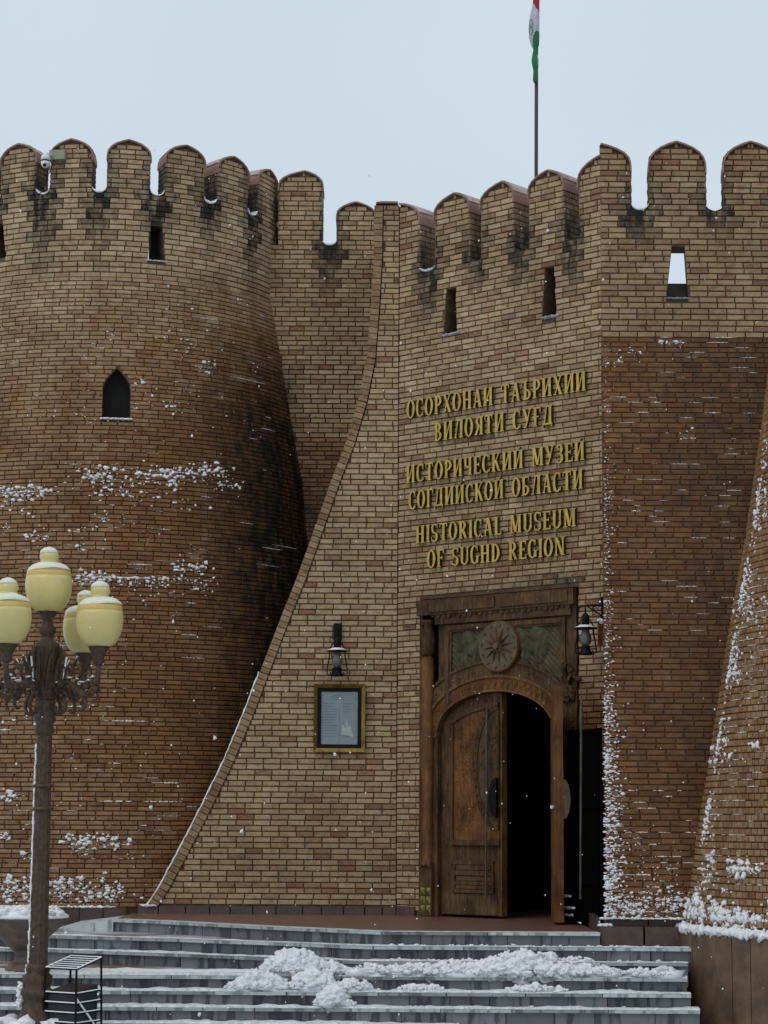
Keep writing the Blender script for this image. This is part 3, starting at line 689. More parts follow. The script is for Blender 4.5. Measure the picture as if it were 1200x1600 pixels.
brick_wall(pier, PIER, cp, al_p, .265, 2.6, 7.0, with_edges(frange(0, zpn, .15) + frange(zpn, mp_[0][3], .03)[1:], [sp1[0][1], sp1[2][1]]), .40, m_P, wet_p, vis=lambda x, y: 950 < x < pl([(650, 1196), (1440, 1060)], y), tone_fn=lambda t, u, z: max(t, .2) * (.74 if z < zpb else .85) + .04)
caps(pier, PIER, crP, .40); reveals(pier, PIER, crP, cp, .40, m_P, wet_p, ((0, -1),))
mb = MB(); a, b_ = sp1[2][0], sp1[3][0]; mb.box(((a + b_) / 2, DP + .52, (sp1[2][1] + sp1[2][1] + .34) / 2), (b_ - a + .3, .2, .34)); mb.build('slit_sill', M['plinth'], pier)
# plinth
zq = [(937, 1003), (1005, 1066), (1068, 1200)]
mb = MB()
for a, b_ in zq:
    mb = MB(); xa, xb = (a - 600) / F * 28.62, (b_ - 600) / F * 28.62
    mb.hexa([(xa, 28.58, -.3), (xb - .01, 28.58, -.3), (xb - .01, 29.2, -.3), (xa, 29.2, -.3), (xa + .0, 28.62, .075), (xb - .01, 28.62, .075), (xb - .01, 29.2, .075), (xa, 29.2, .075)]); mb.build('plinth_slab', M['plinth'], pier)
for a, b_ in ((944, 1010), (1010, 1200)):
    mb = MB(); xa, xb = (a - 600) / F * 28.75 + .01, (b_ - 600) / F * 28.75; mb.box(((xa + xb) / 2, 28.95, .125), (xb - xa - .008, .34, .09)); mb.build('plinth_slab', M['plinth'], pier)
mb = MB(); mb.box((2.87 + .02, 30.2, .0), (.06, 2.2, .34), R(-2)); mb.build('plinth_side', M['plinth'], pier)

# ---- round tower at the right edge, nearer
rt_tab = [(1065, 1480), (1072, 1440), (1085, 1390), (1100, 1290), (1115, 1200), (1130, 1100), (1145, 1000), (1156, 930), (1175, 830), (1190, 720), (1200, 650), (1214, 540), (1224, 430)]
rc = Vector((at_depth(1072, 1440, 28.6).x + 3.5, 28.9))
prof = []
for x_, y_ in rt_tab[::1]:
    p = at_depth(x_, y_, 28.6); prof.append((p.z, rc.x - p.x - (.0)))
prof = sorted(prof); prof[0] = (-.5, prof[0][1]); prof.append((20, prof[-1][1]))
ROUND = Cyl(rc.x, rc.y, prof)
rtower = empty('round_tower', (rc.x, rc.y, 0), 'near round tower at the right edge with snowy slab plinth and small header bricks', 'tower')
zr0 = .03; ztr = 11.0
def wet_r(u, z): return .60 + .15 * min(1, z / 6)
for_courses = frange(zr0 + .02, ztr, .0865)
brick_wall(rtower, ROUND, for_courses, lambda z: [(-5.2, 2)], .124, -ROUND.ref * R(102), ROUND.ref * R(8), frange(0, ztr, .2), .4, lambda u, z: 0, wet_r, vis=lambda x, y: x > 1075, pair=False, tone_fn=lambda t, u, z: .35 + t * .5 if t > .2 else t + .1)
r0 = ROUND.R(.03) + .07
ring_slabs(rtower, rc, r0, -1.5, zr0, R(-110), R(20), 24, .3, M['plinth_tan'], gap=.007)
mb = MB(); mb.lathe([(r0 - .35, 0), (r0 - .2, .005)], (rc.x, rc.y, zr0 - .02), 64); mb.build('plinth_top', M['plinth_tan'], rtower)

# ------------------------------------------------------------------ ground, steps, terrace
gz = -1.18
mb = MB(); mb.add([(-500, -300, gz), (500, -300, gz), (500, 900, gz), (-500, 900, gz)], [(0, 1, 2, 3)]); g = mb.build('plaza_ground', M['slush']); tag(g, kind='structure')
RISE = .168
paths = []
for n_ in range(7):
    D = 28.5 - .32 * n_; z = -RISE * n_
    if n_ == 0: p = [(-3.85, 31.75), (-3.32, 31.4), (-1.6, 29.75), (0, 28.5), (2.82, 28.5)]
    elif n_ == 1: p = [(-7, 30.9), (-4.47, 30.4), (-2.7, 29.7), (-.1, 28.18), (4.02, 28.18)]
    elif n_ == 2: p = [(-7, 30.5), (-4.6, 30.1), (-2.66, 29.2), (-.2, 27.86), (3.86, 27.86)]
    elif n_ == 6: p = [(-7, D), (.94, D)]
    else: p = [(-7, D), ({3: 3.80, 4: 3.80, 5: 3.86}[n_], D)]
    paths.append((p, z))
steps_root = []
for n_, (p, z) in enumerate(paths):
    st = empty('terrace_edge' if n_ == 0 else 'step', (0, p[-1][1], z)); tag(st, kind='structure')
    ph = rnd.uniform(0, .5); slen = rnd.choice([.5, .55, .6])
    for (a, b_) in zip(p, p[1:]):
        A, B = Vector(a), Vector(b_); Ls = (B - A).length; t = (B - A) / Ls; nn = Vector((t.y, -t.x))  # outward (towards viewer)
        rz = math.atan2(t.y, t.x)
        for length, kind in ((slen * 1.9, 'coping_slab'), (slen, 'riser_slab')):
            m_ = max(1, int(round(Ls / length))); cuts = [k / m_ for k in range(m_ + 1)]
            cuts = [c if k in (0, m_) else c + rnd.uniform(-.12, .12) / m_ for k, c in enumerate(cuts)]
            for k in range(m_):
                ca, cb = A + t * Ls * cuts[k], A + t * Ls * cuts[k + 1]; c = (ca + cb) / 2; ll = (cb - ca).length - .012
                X_, Y_ = proj((c.x, c.y, z))
                if X_ < -120: continue
                mb = MB(); jz = rnd.uniform(-.002, .002); jo = rnd.uniform(-.003, .003)
                if kind == 'coping_slab': cc_ = c + nn * (.012 - .16 + jo); mb.box((cc_.x, cc_.y, z - .021 + jz), (ll, .34, .038), rz)
                else: cc_ = c + nn * (-.03 - .02 + jo); mb.box((cc_.x, cc_.y, z - .042 - (RISE + .02 - .042) / 2 - .001 if n_ != 5 else z - .042 - .16), (ll, .04, (RISE + .02 - .042) if n_ != 5 else .32), rz)
                mb.build(kind, M['coping' if kind == 'coping_slab' else 'marble'], st)
    # tread / bed
    mb = MB(); K = len(p)
    for (a, b_) in zip(p, p[1:]):
        bd = 40 if n_ == 0 else 34
        mb.hexa([(a[0], a[1] + .06, z - .3), (b_[0], b_[1] + .06, z - .3), (b_[0], bd, z - .3), (a[0], bd, z - .3), (a[0], a[1] + .06, z - .008), (b_[0], b_[1] + .06, z - .008), (b_[0], bd, z - .008), (a[0], bd, z - .008)])
    mb.build('tread', M['paving'] if n_ == 0 else M['dusted'], st)
# small ramp beside the wing tip
mb = MB(); mb.add([(-4.75, 31.75, -.168), (-3.85, 31.72, 0), (-3.6, 33.95, 0), (-4.6, 33.95, -.12), (-4.75, 31.75, -.3), (-3.85, 31.72, -.3), (-3.6, 33.95, -.3), (-4.6, 33.95, -.3)], [(0, 1, 2, 3), (0, 4, 5, 1), (1, 5, 6, 2), (3, 2, 6, 7), (0, 3, 7, 4)])
rmp = mb.build('terrace_ramp', M['coping']); tag(rmp, kind='structure')

# ------------------------------------------------------------------ doorway
door = empty('carved_doorway', tuple(DOOR.P(1.95, 0)), 'tall carved wooden doorway with relief panel, sunburst disc and half-open arched doors', 'doorway')
def dpoly(mb, poly, o0, o1):     # convex polygon in (u, z), extruded between two offsets from the wall
    n_ = len(poly); vs = [DOOR.P(u, z, o1) for u, z in poly] + [DOOR.P(u, z, o0) for u, z in poly]
    mb.add(vs, [tuple(range(n_)), tuple(range(n_, 2 * n_))[::-1]] + [(i, i + n_, (i + 1) % n_ + n_, (i + 1) % n_) for i in range(n_)])
def drect(mb, u0, z0, u1, z1, o0, o1): dpoly(mb, [(u0, z0), (u1, z0), (u1, z1), (u0, z1)], o0, o1)
oL, oR = du(683, 1200)[0], du(866, 1200)[0]; oC = (oL + oR) / 2; oW = (oR - oL) / 2
zsA = du(683, 1152)[1]; zaT = du(783, 1080)[1]; hA = zaT - zsA
def arch(t, k=1.0, dz=0): # t -1..1
    return (oC + oW * k * t, zsA + (hA + dz) * math.sqrt(max(0, 1 - abs(t) ** 2.0)) ** .9)
def arch_z(u, extra=0.0):
    t = (u - oC) / (oW + extra)
    return zsA + (hA + extra) * max(0, 1 - t * t) ** .45 if abs(t) < 1 else zsA
# jambs and spandrel
mb = MB(); drect(mb, dL + .02, 0, dL + .08, dT - .02, -.3, .02); mb.build('outer_jamb', M['wood_dark'], door)
mb = MB(); drect(mb, dR - .10, 0, dR - .02, dT - .02, -.3, .02); mb.build('outer_jamb', M['wood_dark'], door)
zL = du(660, 963)[1]
mb = MB(); drect(mb, dL + .02, zL, dR - .02, dT - .03, -.25, .10)
for k in range(2):
    a = dL + .30 + k * 1.38; drect(mb, a, zL + .04, a + 1.28, dT - .06, .10, .125)
mb.build('lintel', M['wood_dark'], door)
mb = MB()
for k in range(26):     # scalloped fringe below the lintel
    a = dL + .28 + k * .104
    if a > dR - .1: break
    h = .045 + .035 * abs(math.sin(k * .8)); poly = [(a + .05 + .05 * math.cos(t), zL + .01 - h * math.sin(t)) for t in [math.pi * q_ / 6 for q_ in range(7)]]
    dpoly(mb, poly[::-1], .0, .075 + .004 * (k % 2))
mb.build('scalloped_fringe', M['wood_grey'], door)
def pilaster(u0, u1, name='pilaster'):
    mb = MB(); c = DOOR.P((u0 + u1) / 2, 0, .02); r = (u1 - u0) / 2
    z1 = du(665, 1026)[1]; z2 = du(665, 970)[1]; zk = du(665, 1320)[1]
    mb.lathe([(r * .95, .75), (r * .95, .78), (r * .8, .82), (r * .85, z1 - .05), (r * .6, z1)], c, 16)
    mb.build(name, M['wood_warm'], door, True)
    mb = MB(); mb.lathe([(r * .6, z1), (r * 1.0, z1 + .06), (r * 1.05, z1 + .25), (r * .8, z2 - .16), (r * .55, z2 - .08), (r * .95, z2 - .04), (r * .95, z2)], c, 16); mb.build('pilaster_capital', M['wood_dark'], door, True)
    mb = MB(); drect(mb, u0, .0, u1, .74, -.1, .06); drect(mb, u0 - .01, .74, u1 + .01, .80, -.1, .09); mb.build('pilaster_base', M['wood_dark'], door)
    mb = MB()
    for r_ in range(3):
        for c_ in range(2):
            a = u0 + .015 + c_ * (u1 - u0) / 2; zz_ = .05 + r_ * .13; cx_, cz_ = a + .045, zz_ + .055
            P = [DOOR.P(a, zz_, .062), DOOR.P(a + .085, zz_, .062), DOOR.P(a + .085, zz_ + .11, .062), DOOR.P(a, zz_ + .11, .062), DOOR.P(cx_, cz_, .11)]
            mb.add(P, [(0, 1, 4), (1, 2, 4), (2, 3, 4), (3, 0, 4)])
    mb.build('brass_stud', M['leafy_brass'], door)
pilaster(dL + .08, dL + .30)
rp_ = dR - .32
mb = MB(); drect(mb, oR + .0, 0, oR + .12, zsA + .3, -.30, -.02); drect(mb, oR + .12, 0, dR - .10, dT - .1, -.30, .0); mb.build('right_jamb_board', M['wood_grey'], door)
mb = MB(); drect(mb, dL + .27, 0, oL, zsA + .35, -.30, -.01); mb.build('left_jamb_board', M['wood_dark'], door)
# field above the arch
zF0 = du(705, 1000)[1]; fT = du(700, 978)[1]
mb = MB(); K = 40; fa, fb = oL - .0, dR - .10
for k in range(K):
    a, b_ = lerp(fa, fb, k / K), lerp(fa, fb, (k + 1) / K); za, zb_ = arch_z(a, .0), arch_z(b_, .0)
    za = max(za, zsA + .28 if a > oR else za); zb_ = max(zb_, zsA + .28 if b_ > oR else zb_)
    dpoly(mb, [(a, za), (b_, zb_), (b_, zL), (a, zL)], -.28, -.03)
mb.build('spandrel_board', M['wood_grey'], door)
def arch_band(name, e0, e1, o0, o1, mat_, seg=44, tmin=-1.0, tmax=1.0):
    mb = MB()
    for k in range(seg):
        th0, th1 = math.pi * (1 - k / seg), math.pi * (1 - (k + 1) / seg); pts = []
        for th, e_ in ((th0, e0), (th1, e0), (th1, e1), (th0, e1)):
            c = math.cos(th); c = max(tmin, min(tmax, c)); pts.append((oC + (oW + e_) * c, zsA + (hA + e_) * math.sin(th) ** .9))
        if abs(pts[0][0] - pts[1][0]) < 1e-5: continue
        dpoly(mb, pts[::1] if True else pts, o0, o1)
    return mb.build(name, mat_, door)
arch_band('arch_band', .0, .03, -.28, .025, M['wood_gold'])
arch_band('arch_band', .03, .21, -.28, .0, M['wood_warm'])
arch_band('arch_band', .21, .25, -.28, .03, M['wood_gold'])
arch_band('arch_band', .25, .44, -.28, -.005, M['wood_grey'], tmin=-.93, tmax=.86)
arch_band('arch_band', .44, .48, -.28, .02, M['wood_dark'], tmin=-.88, tmax=.80)
mb = MB()       # zigzag on the arch band
for k in range(30):
    th = math.pi * (1 - (k + .5) / 30); dth = math.pi / 60
    def ap(th, e_): return (oC + (oW + e_) * math.cos(th), zsA + (hA + e_) * max(0, math.sin(th)) ** .9)
    for A_, B_ in (((th + dth, .055), (th, .175)), ((th, .175), (th - dth, .055))):
        p, q_ = ap(*A_), ap(*B_); mb.tube([DOOR.P(p[0], p[1], .004), DOOR.P(q_[0], q_[1], .004)], .008, 5)
    p = ap(th + dth, .12); v = DOOR.P(p[0], p[1], .005); lump(mb, v, (.016, .016, .022))
    p = ap(th, .34); v = DOOR.P(p[0], p[1], .0); lump(mb, v, (.024, .012, .018))
mb.build('arch_carving', M['wood_gold'], door)
# framed relief panel
pL, pR, pT = du(703, 1000)[0], du(879, 1000)[0], du(703, 985)[1]
mb = MB(); 
for (a, z0_, b_, z1_) in ((pL - .07, zsA + .5, pL, pT + .07), (pR, zsA + .5, pR + .07, pT + .07), (pL, pT, pR, pT + .07)): drect(mb, a, z0_, b_, z1_, -.05, .035)
for (a, z0_, b_, z1_) in ((pL, zsA + .45, pL + .03, pT), (pR - .03, zsA + .45, pR, pT), (pL + .03, pT - .03, pR - .03, pT)): drect(mb, a, z0_, b_, z1_, -.05, .012)
drect(mb, oL - .02, pT + .10, dR - .1, zL, -.05, .05)
mb.build('panel_moulding', M['wood_dark'], door)
mb = MB(); NX, NZ = 150, 60; idx = {}
def blob(u, z, cu, cz, ru, rz_): return max(0, 1 - ((u - cu) / ru) ** 2 - ((z - cz) / rz_) ** 2)
rc_u, rc_z = du(783, 1010); beasts = []
for s_ in (-1, 1):      # two winged beasts facing the disc
    c = rc_u + s_ * .56; beasts += [(c, rc_z - .02, .24, .10), (c - s_ * .17, rc_z + .10, .09, .13), (c - s_ * .22, rc_z + .21, .08, .06), (c + s_ * .08, rc_z + .16, .11, .15), (c + s_ * .17, rc_z + .10, .07, .17), (c - s_ * .14, rc_z - .17, .035, .14), (c - s_ * .05, rc_z - .16, .035, .12), (c + s_ * .12, rc_z - .17, .04, .15), (c + s_ * .2, rc_z - .17, .035, .13), (c + s_ * .27, rc_z - .02, .05, .16)]
vs_, at_ = [], []
for j in range(NZ + 1):
    for i in range(NX + 1):
        u = lerp(pL + .03, pR - .03, i / NX); zb_ = max(arch_z(u, .46), zsA + .45); z = lerp(zb_, pT - .03, j / NZ)
        h = sum(0 for _ in ()) + max([blob(u, z, *b4) for b4 in beasts]) ** .5 * .055
        h += .012 * math.sin((u + z) * 70) * (h < .01) + .012 * noise.noise(Vector((u * 14, z * 14, 3)))
        vs_.append(DOOR.P(u, z, -.025 + h))
fs_ = [(j * (NX + 1) + i, j * (NX + 1) + i + 1, (j + 1) * (NX + 1) + i + 1, (j + 1) * (NX + 1) + i) for j in range(NZ) for i in range(NX)]
mb.add(vs_, fs_); mb.build('relief_panel', M['relief_green'], door, True)
# sunburst disc
def ddisc(mb, cu, cz, r, o0, o1, seg=32):
    dpoly(mb, [(cu + r * math.cos(2 * math.pi * k / seg), cz + r * math.sin(2 * math.pi * k / seg)) for k in range(seg)], o0, o1)
rr = .37; cz_r = du(783, 1010)[1]
mb = MB(); ddisc(mb, rc_u, cz_r, rr, -.02, .078); disc = mb.build('sunburst_disc', M['relief_gold'], door)
mb = MB(); ddisc(mb, rc_u, cz_r, rr + .015, .0, .065); mb.build('disc_rim', M['wood_warm'], disc)
mb = MB()
for k in range(12):
    a = 2 * math.pi * k / 12 + .13; l = rr * .8; w = .028; ca, sa = math.cos(a), math.sin(a)
    P = [DOOR.P(rc_u - sa * w, cz_r + ca * w, .080), DOOR.P(rc_u + sa * w, cz_r - ca * w, .080), DOOR.P(rc_u + ca * l, cz_r + sa * l, .080), DOOR.P(rc_u + ca * l * .4, cz_r + sa * l * .4, .125)]
    mb.add(P, [(0, 3, 2), (1, 2, 3), (0, 1, 3)])
mb.build('sun_ray', M['wood_grey'], disc)
mb = MB(); ddisc(mb, rc_u, cz_r, .045, .09, .14, 16)
for k in range(12):
    a = 2 * math.pi * (k + .5) / 12 + .13; ddisc(mb, rc_u + math.cos(a) * rr * .86, cz_r + math.sin(a) * rr * .86, .018, .09, .105, 8)
mb.build('stud', M['relief_gold'], disc)
# left leaf
lf = MB(); l0, l1 = oL + .005, du(776, 1250)[0]; K = 26; od = -.10
for k in range(K):
    a, b_ = lerp(l0, l1, k / K), lerp(l0, l1, (k + 1) / K); dpoly(lf, [(a, .03), (b_, .03), (b_, arch_z(b_) - .01), (a, arch_z(a) - .01)], od - .07, od)
leaf = lf.build('door_leaf', M['wood_dark'], door)
mb = MB(); K = 22; a0, a1 = l0 + .26, l1 - .02; zb0 = du(700, 1318)[1]
for k in range(K):
    a, b_ = lerp(a0, a1, k / K), lerp(a0, a1, (k + 1) / K); dpoly(mb, [(a, zb0 + .06), (b_, zb0 + .06), (b_, arch_z(b_) - .24), (a, arch_z(a) - .24)], od, od + .018)
mb.build('leaf_panel', M['wood_warm'], leaf)
mb = MB()       # mouldings round the panel, lower panels
drect(mb, a0 - .05, zb0 + .06, a0, arch_z(a0) - .22, od, od + .045)
drect(mb, a0 - .05, zb0 - .02, l1, zb0 + .06, od, od + .06)
for k in range(K):
    a, b_ = lerp(a0 - .05, a1, k / K), lerp(a0 - .05, a1, (k + 1) / K); dpoly(mb, [(a, arch_z(a) - .24), (b_, arch_z(b_) - .24), (b_, arch_z(b_) - .19), (a, arch_z(a) - .19)], od, od + .045)
for z0_, z1_ in ((.62, .69), (.78, .84), (.36, .41), (.48, .53)): drect(mb, a0 - .02, z0_, l1 - .12, z1_, od, od + .035)
drect(mb, a0 - .02, .36, a0 + .03, .84, od, od + .034); drect(mb, l1 - .16, .36, l1 - .12, .84, od, od + .034)
mb.build('leaf_moulding', M['wood_dark'], leaf)
mb = MB(); drect(mb, a0 + .05, .70, l1 - .18, .77, od, od + .03); drect(mb, a0 + .05, .42, l1 - .18, .47, od, od + .03); drect(mb, a0 + .05, .54, l1 - .18, .60, od, od + .025); mb.build('lower_panel', M['wood_grey'], leaf)
mb = MB(); drect(mb, l0 + .02, .04, l1 - .06, .34, od, od + .012); mb.build('kick_plate', M['wood_grey'], leaf)
# half medallion on the leaf
hc_u, hc_z = l1 - .02, du(770, 1196)[1]; hr, hz = .50, .95
def half_ring(mb, r0, z0_, r1, z1_, o0, o1, seg=30):
    for k in range(seg):
        t0, t1 = math.pi / 2 + math.pi * k / seg, math.pi / 2 + math.pi * (k + 1) / seg
        dpoly(mb, [(hc_u + r0 * math.cos(t0), hc_z + z0_ * math.sin(t0)), (hc_u + r1 * math.cos(t0), hc_z + z1_ * math.sin(t0)), (hc_u + r1 * math.cos(t1), hc_z + z1_ * math.sin(t1)), (hc_u + r0 * math.cos(t1), hc_z + z0_ * math.sin(t1))], o0, o1)
mb = MB(); half_ring(mb, hr - .09, hz - .12, hr, hz, od, od + .05); mb.build('medallion_ring', M['wood_dark'], leaf)
mb = MB(); half_ring(mb, .001, .001, hr - .09, hz - .12, od, od + .03); mb.build('medallion_field', M['wood_grey'], leaf)
mb = MB()
for k in range(22):
    t = math.pi / 2 + math.pi * (k + .5) / 22; lump(mb, DOOR.P(hc_u + (hr - .045) * math.cos(t), hc_z + (hz - .06) * math.sin(t), od + .055), (.018, .018, .022))
for k in range(30):
    t = math.pi / 2 + math.pi * (k + .5) / 30; q_ = rnd.uniform(.3, .85); lump(mb, DOOR.P(hc_u + (hr - .1) * q_ * math.cos(t), hc_z + (hz - .14) * q_ * math.sin(t), od + .033), (.035, .012, .03))
for k in range(9):
    u_ = lerp(l0 + .12, l1 - .05, k / 8); lump(mb, DOOR.P(u_, arch_z(u_) - .11, od + .008), (.024, .014, .024))
for z_ in (1.1, 1.9, 2.0): lump(mb, DOOR.P(l0 + .13, z_, od + .008), (.022, .014, .03))
mb.build('carving', M['wood_grey'], leaf)
mb = MB(); K = 40
for k in range(60):     # scroll carving on the warm panel
    u_ = rnd.uniform(a0 + .04, l1 - .5); z_ = rnd.uniform(zb0 + .2, arch_z(u_) - .35); r_ = rnd.uniform(.025, .06); t0 = rnd.uniform(0, 6)
    mb.tube([DOOR.P(u_ + r_ * (1 - q_ / 9) * math.cos(t0 + q_ * .7), z_ + r_ * (1 - q_ / 9) * math.sin(t0 + q_ * .7), od + .02) for q_ in range(8)], .007, 4)
mb.build('scrollwork', M['wood_warm'], leaf)
mb = MB(); drect(mb, l1 + .002, .03, l1 + .022, arch_z(l1) - .01, od - .12, od + .005); mb.build('leaf_edge', M['wood_gold'], leaf)
mb = MB(); mb.add(*(lambda P: (P, [tuple(range(13)), tuple(range(13, 26))[::-1]] + [(i, i + 13, (i + 1) % 13 + 13, (i + 1) % 13) for i in range(13)]))([DOOR.P(l1 - .005 + .15 * math.cos(math.pi / 2 + math.pi * k / 12), du(770, 1247)[1] + .30 * math.sin(math.pi / 2 + math.pi * k / 12), od + .11) for k in range(13)] + [DOOR.P(l1 - .005 + .15 * math.cos(math.pi / 2 + math.pi * k / 12), du(770, 1247)[1] + .30 * math.sin(math.pi / 2 + math.pi * k / 12), od + .055) for k in range(13)]))
mb.build('handle_plate', M['black'], leaf)
# right leaf, swung wide open towards the viewer
hg = DOOR.P(oR + .03, 0, .03); vd = Vector((hg.x, hg.y, 0)).normalized(); vd = -vd; vd.rotate(Matrix.Rotation(R(2.5), 3, 'Z')); sd_ = Vector((vd.y, -vd.x, 0))
if sd_.x < 0: sd_ = -sd_
def lp(s, w, z): v = hg + vd * s + sd_ * w; return Vector((v.x, v.y, z))
mb = MB(); K = 14; wl = 1.12
for k in range(K):
    s0, s1 = wl * k / K, wl * (k + 1) / K; zt0, zt1 = [zsA - .05 + (hA + .02) * max(0, 1 - (1 - s_ / wl) ** 2) ** .45 for s_ in (s0, s1)]
    mb.hexa([lp(s0, -.06, .03), lp(s1, -.06, .03), lp(s1, .07, .03), lp(s0, .07, .03), lp(s0, -.06, zt0), lp(s1, -.06, zt1), lp(s1, .07, zt1), lp(s0, .07, zt0)])
leafr = mb.build('door_leaf', M['wood_warm'], door)
mb = MB(); P = []
for w in (.072, .13):
    P += [lp(wl + .0 - .02, w * 1, 0) for _ in ()]
zc_ = du(887, 1250)[1]; K = 12
P = [lp(wl - .01, .072 + .10 * math.sin(math.pi * k / K), zc_ + .28 * math.cos(math.pi * k / K)) for k in range(K + 1)] + [lp(wl - .06, .072 + .10 * math.sin(math.pi * k / K), zc_ + .28 * math.cos(math.pi * k / K)) for k in range(K + 1)]
mb.add(P, [tuple(range(K + 1)), tuple(range(K + 1, 2 * K + 2))[::-1]] + [(i, i + K + 1, (i + 1) % (K + 1) + K + 1, (i + 1) % (K + 1)) for i in range(K + 1)]); mb.build('handle_plate', M['relief_gold'], leafr)
mb = MB(); mb.tube([lp(wl + .0, -.075, 1.62), lp(wl + .02, -.10, 1.62)], .025, 8); mb.build('door_knob', M['plastic'], leafr)
# carved finial by the right jamb
mb = MB(); fu, fz = du(893, 1060)
for k in range(22): lump(mb, DOOR.P(fu + rnd.uniform(-.10, .06), fz + rnd.uniform(-.30, .22), .04 + rnd.uniform(0, .05)), (.045, .045, rnd.uniform(.04, .09)))
for k in range(5): lump(mb, DOOR.P(fu + .12 + rnd.uniform(-.03, .06), fz - .02 + rnd.uniform(-.06, .06), .08), (.06, .05, .04))
mb.build('carved_bracket', M['wood_dark'], door)
# threshold and the dark vestibule behind
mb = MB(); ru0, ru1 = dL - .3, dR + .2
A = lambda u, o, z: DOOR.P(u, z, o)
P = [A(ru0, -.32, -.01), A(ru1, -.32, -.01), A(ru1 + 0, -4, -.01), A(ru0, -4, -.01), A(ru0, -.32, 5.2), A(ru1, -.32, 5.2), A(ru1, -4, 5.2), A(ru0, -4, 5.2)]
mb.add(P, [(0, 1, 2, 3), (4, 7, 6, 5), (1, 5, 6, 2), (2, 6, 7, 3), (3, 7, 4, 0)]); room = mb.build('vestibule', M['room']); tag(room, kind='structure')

# ------------------------------------------------------------------ metal gate leaf folded back, spear rods
gate = empty('metal_gate', tuple(DOOR.P(dR, 0, .2)), 'black metal gate leaf folded back between the open door and the pier', 'gate')
ga, gb = on_z(884, 1437, 0), on_z(940, 1441, 0)
ga = Vector((at_depth(889, 1300, 31.3).x, 31.3, 0)); gb = Vector((at_depth(942, 1300, 30.3).x, 30.3, 0))
gt = gb - ga; gl = gt.length; gt.normalize(); gn = Vector((gt.y, -gt.x, 0)); ztg = at_depth(915, 1140, 30.9).z
if gn.y > 0: gn = -gn
def gp(s, w, z): v = ga + gt * s + gn * w; return Vector((v.x, v.y, z))
def gbox(mb, s0, s1, w0, w1, z0, z1): mb.hexa([gp(s0, w1, z0), gp(s1, w1, z0), gp(s1, w0, z0), gp(s0, w0, z0), gp(s0, w1, z1), gp(s1, w1, z1), gp(s1, w0, z1), gp(s0, w0, z1)])
mb = MB(); gbox(mb, 0, gl, 0, .02, .04, ztg); mb.build('sheet_panel', M['gate'], gate)
for z_ in (.05, .55, 1.6, ztg - .06): mb = MB(); gbox(mb, 0, gl, .02, .05, z_, z_ + .05); mb.build('rail', M['gate'], gate)
for s_ in (.3, gl - .06):
    mb = MB(); mb.tube([gp(s_, .06, .05), gp(s_, .06, ztg + .04)], .011, 6); mb.build('bar', M['gate'], gate)
def spear(px, y0, y1, D, parent):
    a, b_ = at_depth(px + 1.5, y0, D), at_depth(px, y1, D); mb = MB()
    mb.tube([b_, b_ + (a - b_) * .78, b_ + (a - b_) * .84, a], [.017, .017, .032, .002], 8); mb.build('spear_rod', M['rod'], parent)
M['rod'] = simple('tarnished_rod', (.085, .075, .035), (.04, .035, .02), .5)
spear(907, 1072, 1405, 30.3, gate)
spear(759, 1098, 1400, DOOR.P(du(759, 1250)[0], 0, .04).y, door)
mb = MB()
for s0, s1, z_ in ((.0, .30, .12), (.02, .36, .22), (.0, .22, .38)):
    for k in range(14): lump(mb, gp(lerp(s0, s1, k / 13), .10, z_ + rnd.uniform(-.008, .008)), (.03, .03, .014))
mb.build('rail_snow', M['snow'], gate)['kind'] = 'stuff'

# ------------------------------------------------------------------ lettering
TH, TN = .17, .075
def ell(cx, cy, rx, ry, a0, a1, t=TH, tn=TN, seg=16):
    out_ = []
    for k in range(seg):
        th0, th1 = R(lerp(a0, a1, k / seg)), R(lerp(a0, a1, (k + 1) / seg))
        P = lambda th, i: (cx + (rx - i * t) * math.cos(th), cy + (ry - i * tn) * math.sin(th))
        out_.append([P(th0, 0), P(th1, 0), P(th1, 1), P(th0, 1)])
    return out_
def bar(x0, y0, x1, y1, t):   # slanted bar with horizontal ends
    return [[(x0 - t / 2, y0), (x0 + t / 2, y0), (x1 + t / 2, y1), (x1 - t / 2, y1)]]
def ser(x, y, w=.15): return [[(x - w, y), (x + w, y), (x + w, y + .045), (x - w, y + .045)]]
def V(x, y0=0, y1=1, t=TH, s='bt'):
    r = bar(x, y0, x, y1, t)
    if 'b' in s: r += ser(x, y0)
    if 't' in s: r += ser(x, y1 - .045)
    return r
def Hh(y, x0, x1, t=TN): return [[(x0, y - t / 2), (x1, y - t / 2), (x1, y + t / 2), (x0, y + t / 2)]]
def bowlR(x, y0, y1, rx): return ell(x, (y0 + y1) / 2, rx, (y1 - y0) / 2, -90, 90) + Hh(y1 - TN / 2, x - .12, x) + Hh(y0 + TN / 2, x - .12, x)
def bowlL(x, y0, y1, rx): return ell(x, (y0 + y1) / 2, rx, (y1 - y0) / 2, 90, 270) + Hh(y1 - TN / 2, x, x + .12) + Hh(y0 + TN / 2, x, x + .12)
def tick(x, y0, y1, t=.05): return bar(x, y0, x, y1, t)
O_ = ell(.32, .5, .32, .52, 0, 360, seg=28)
C_ = ell(.32, .5, .32, .52, 52, 308, seg=22) + tick(.52, .70, .98) + tick(.54, .05, .24)
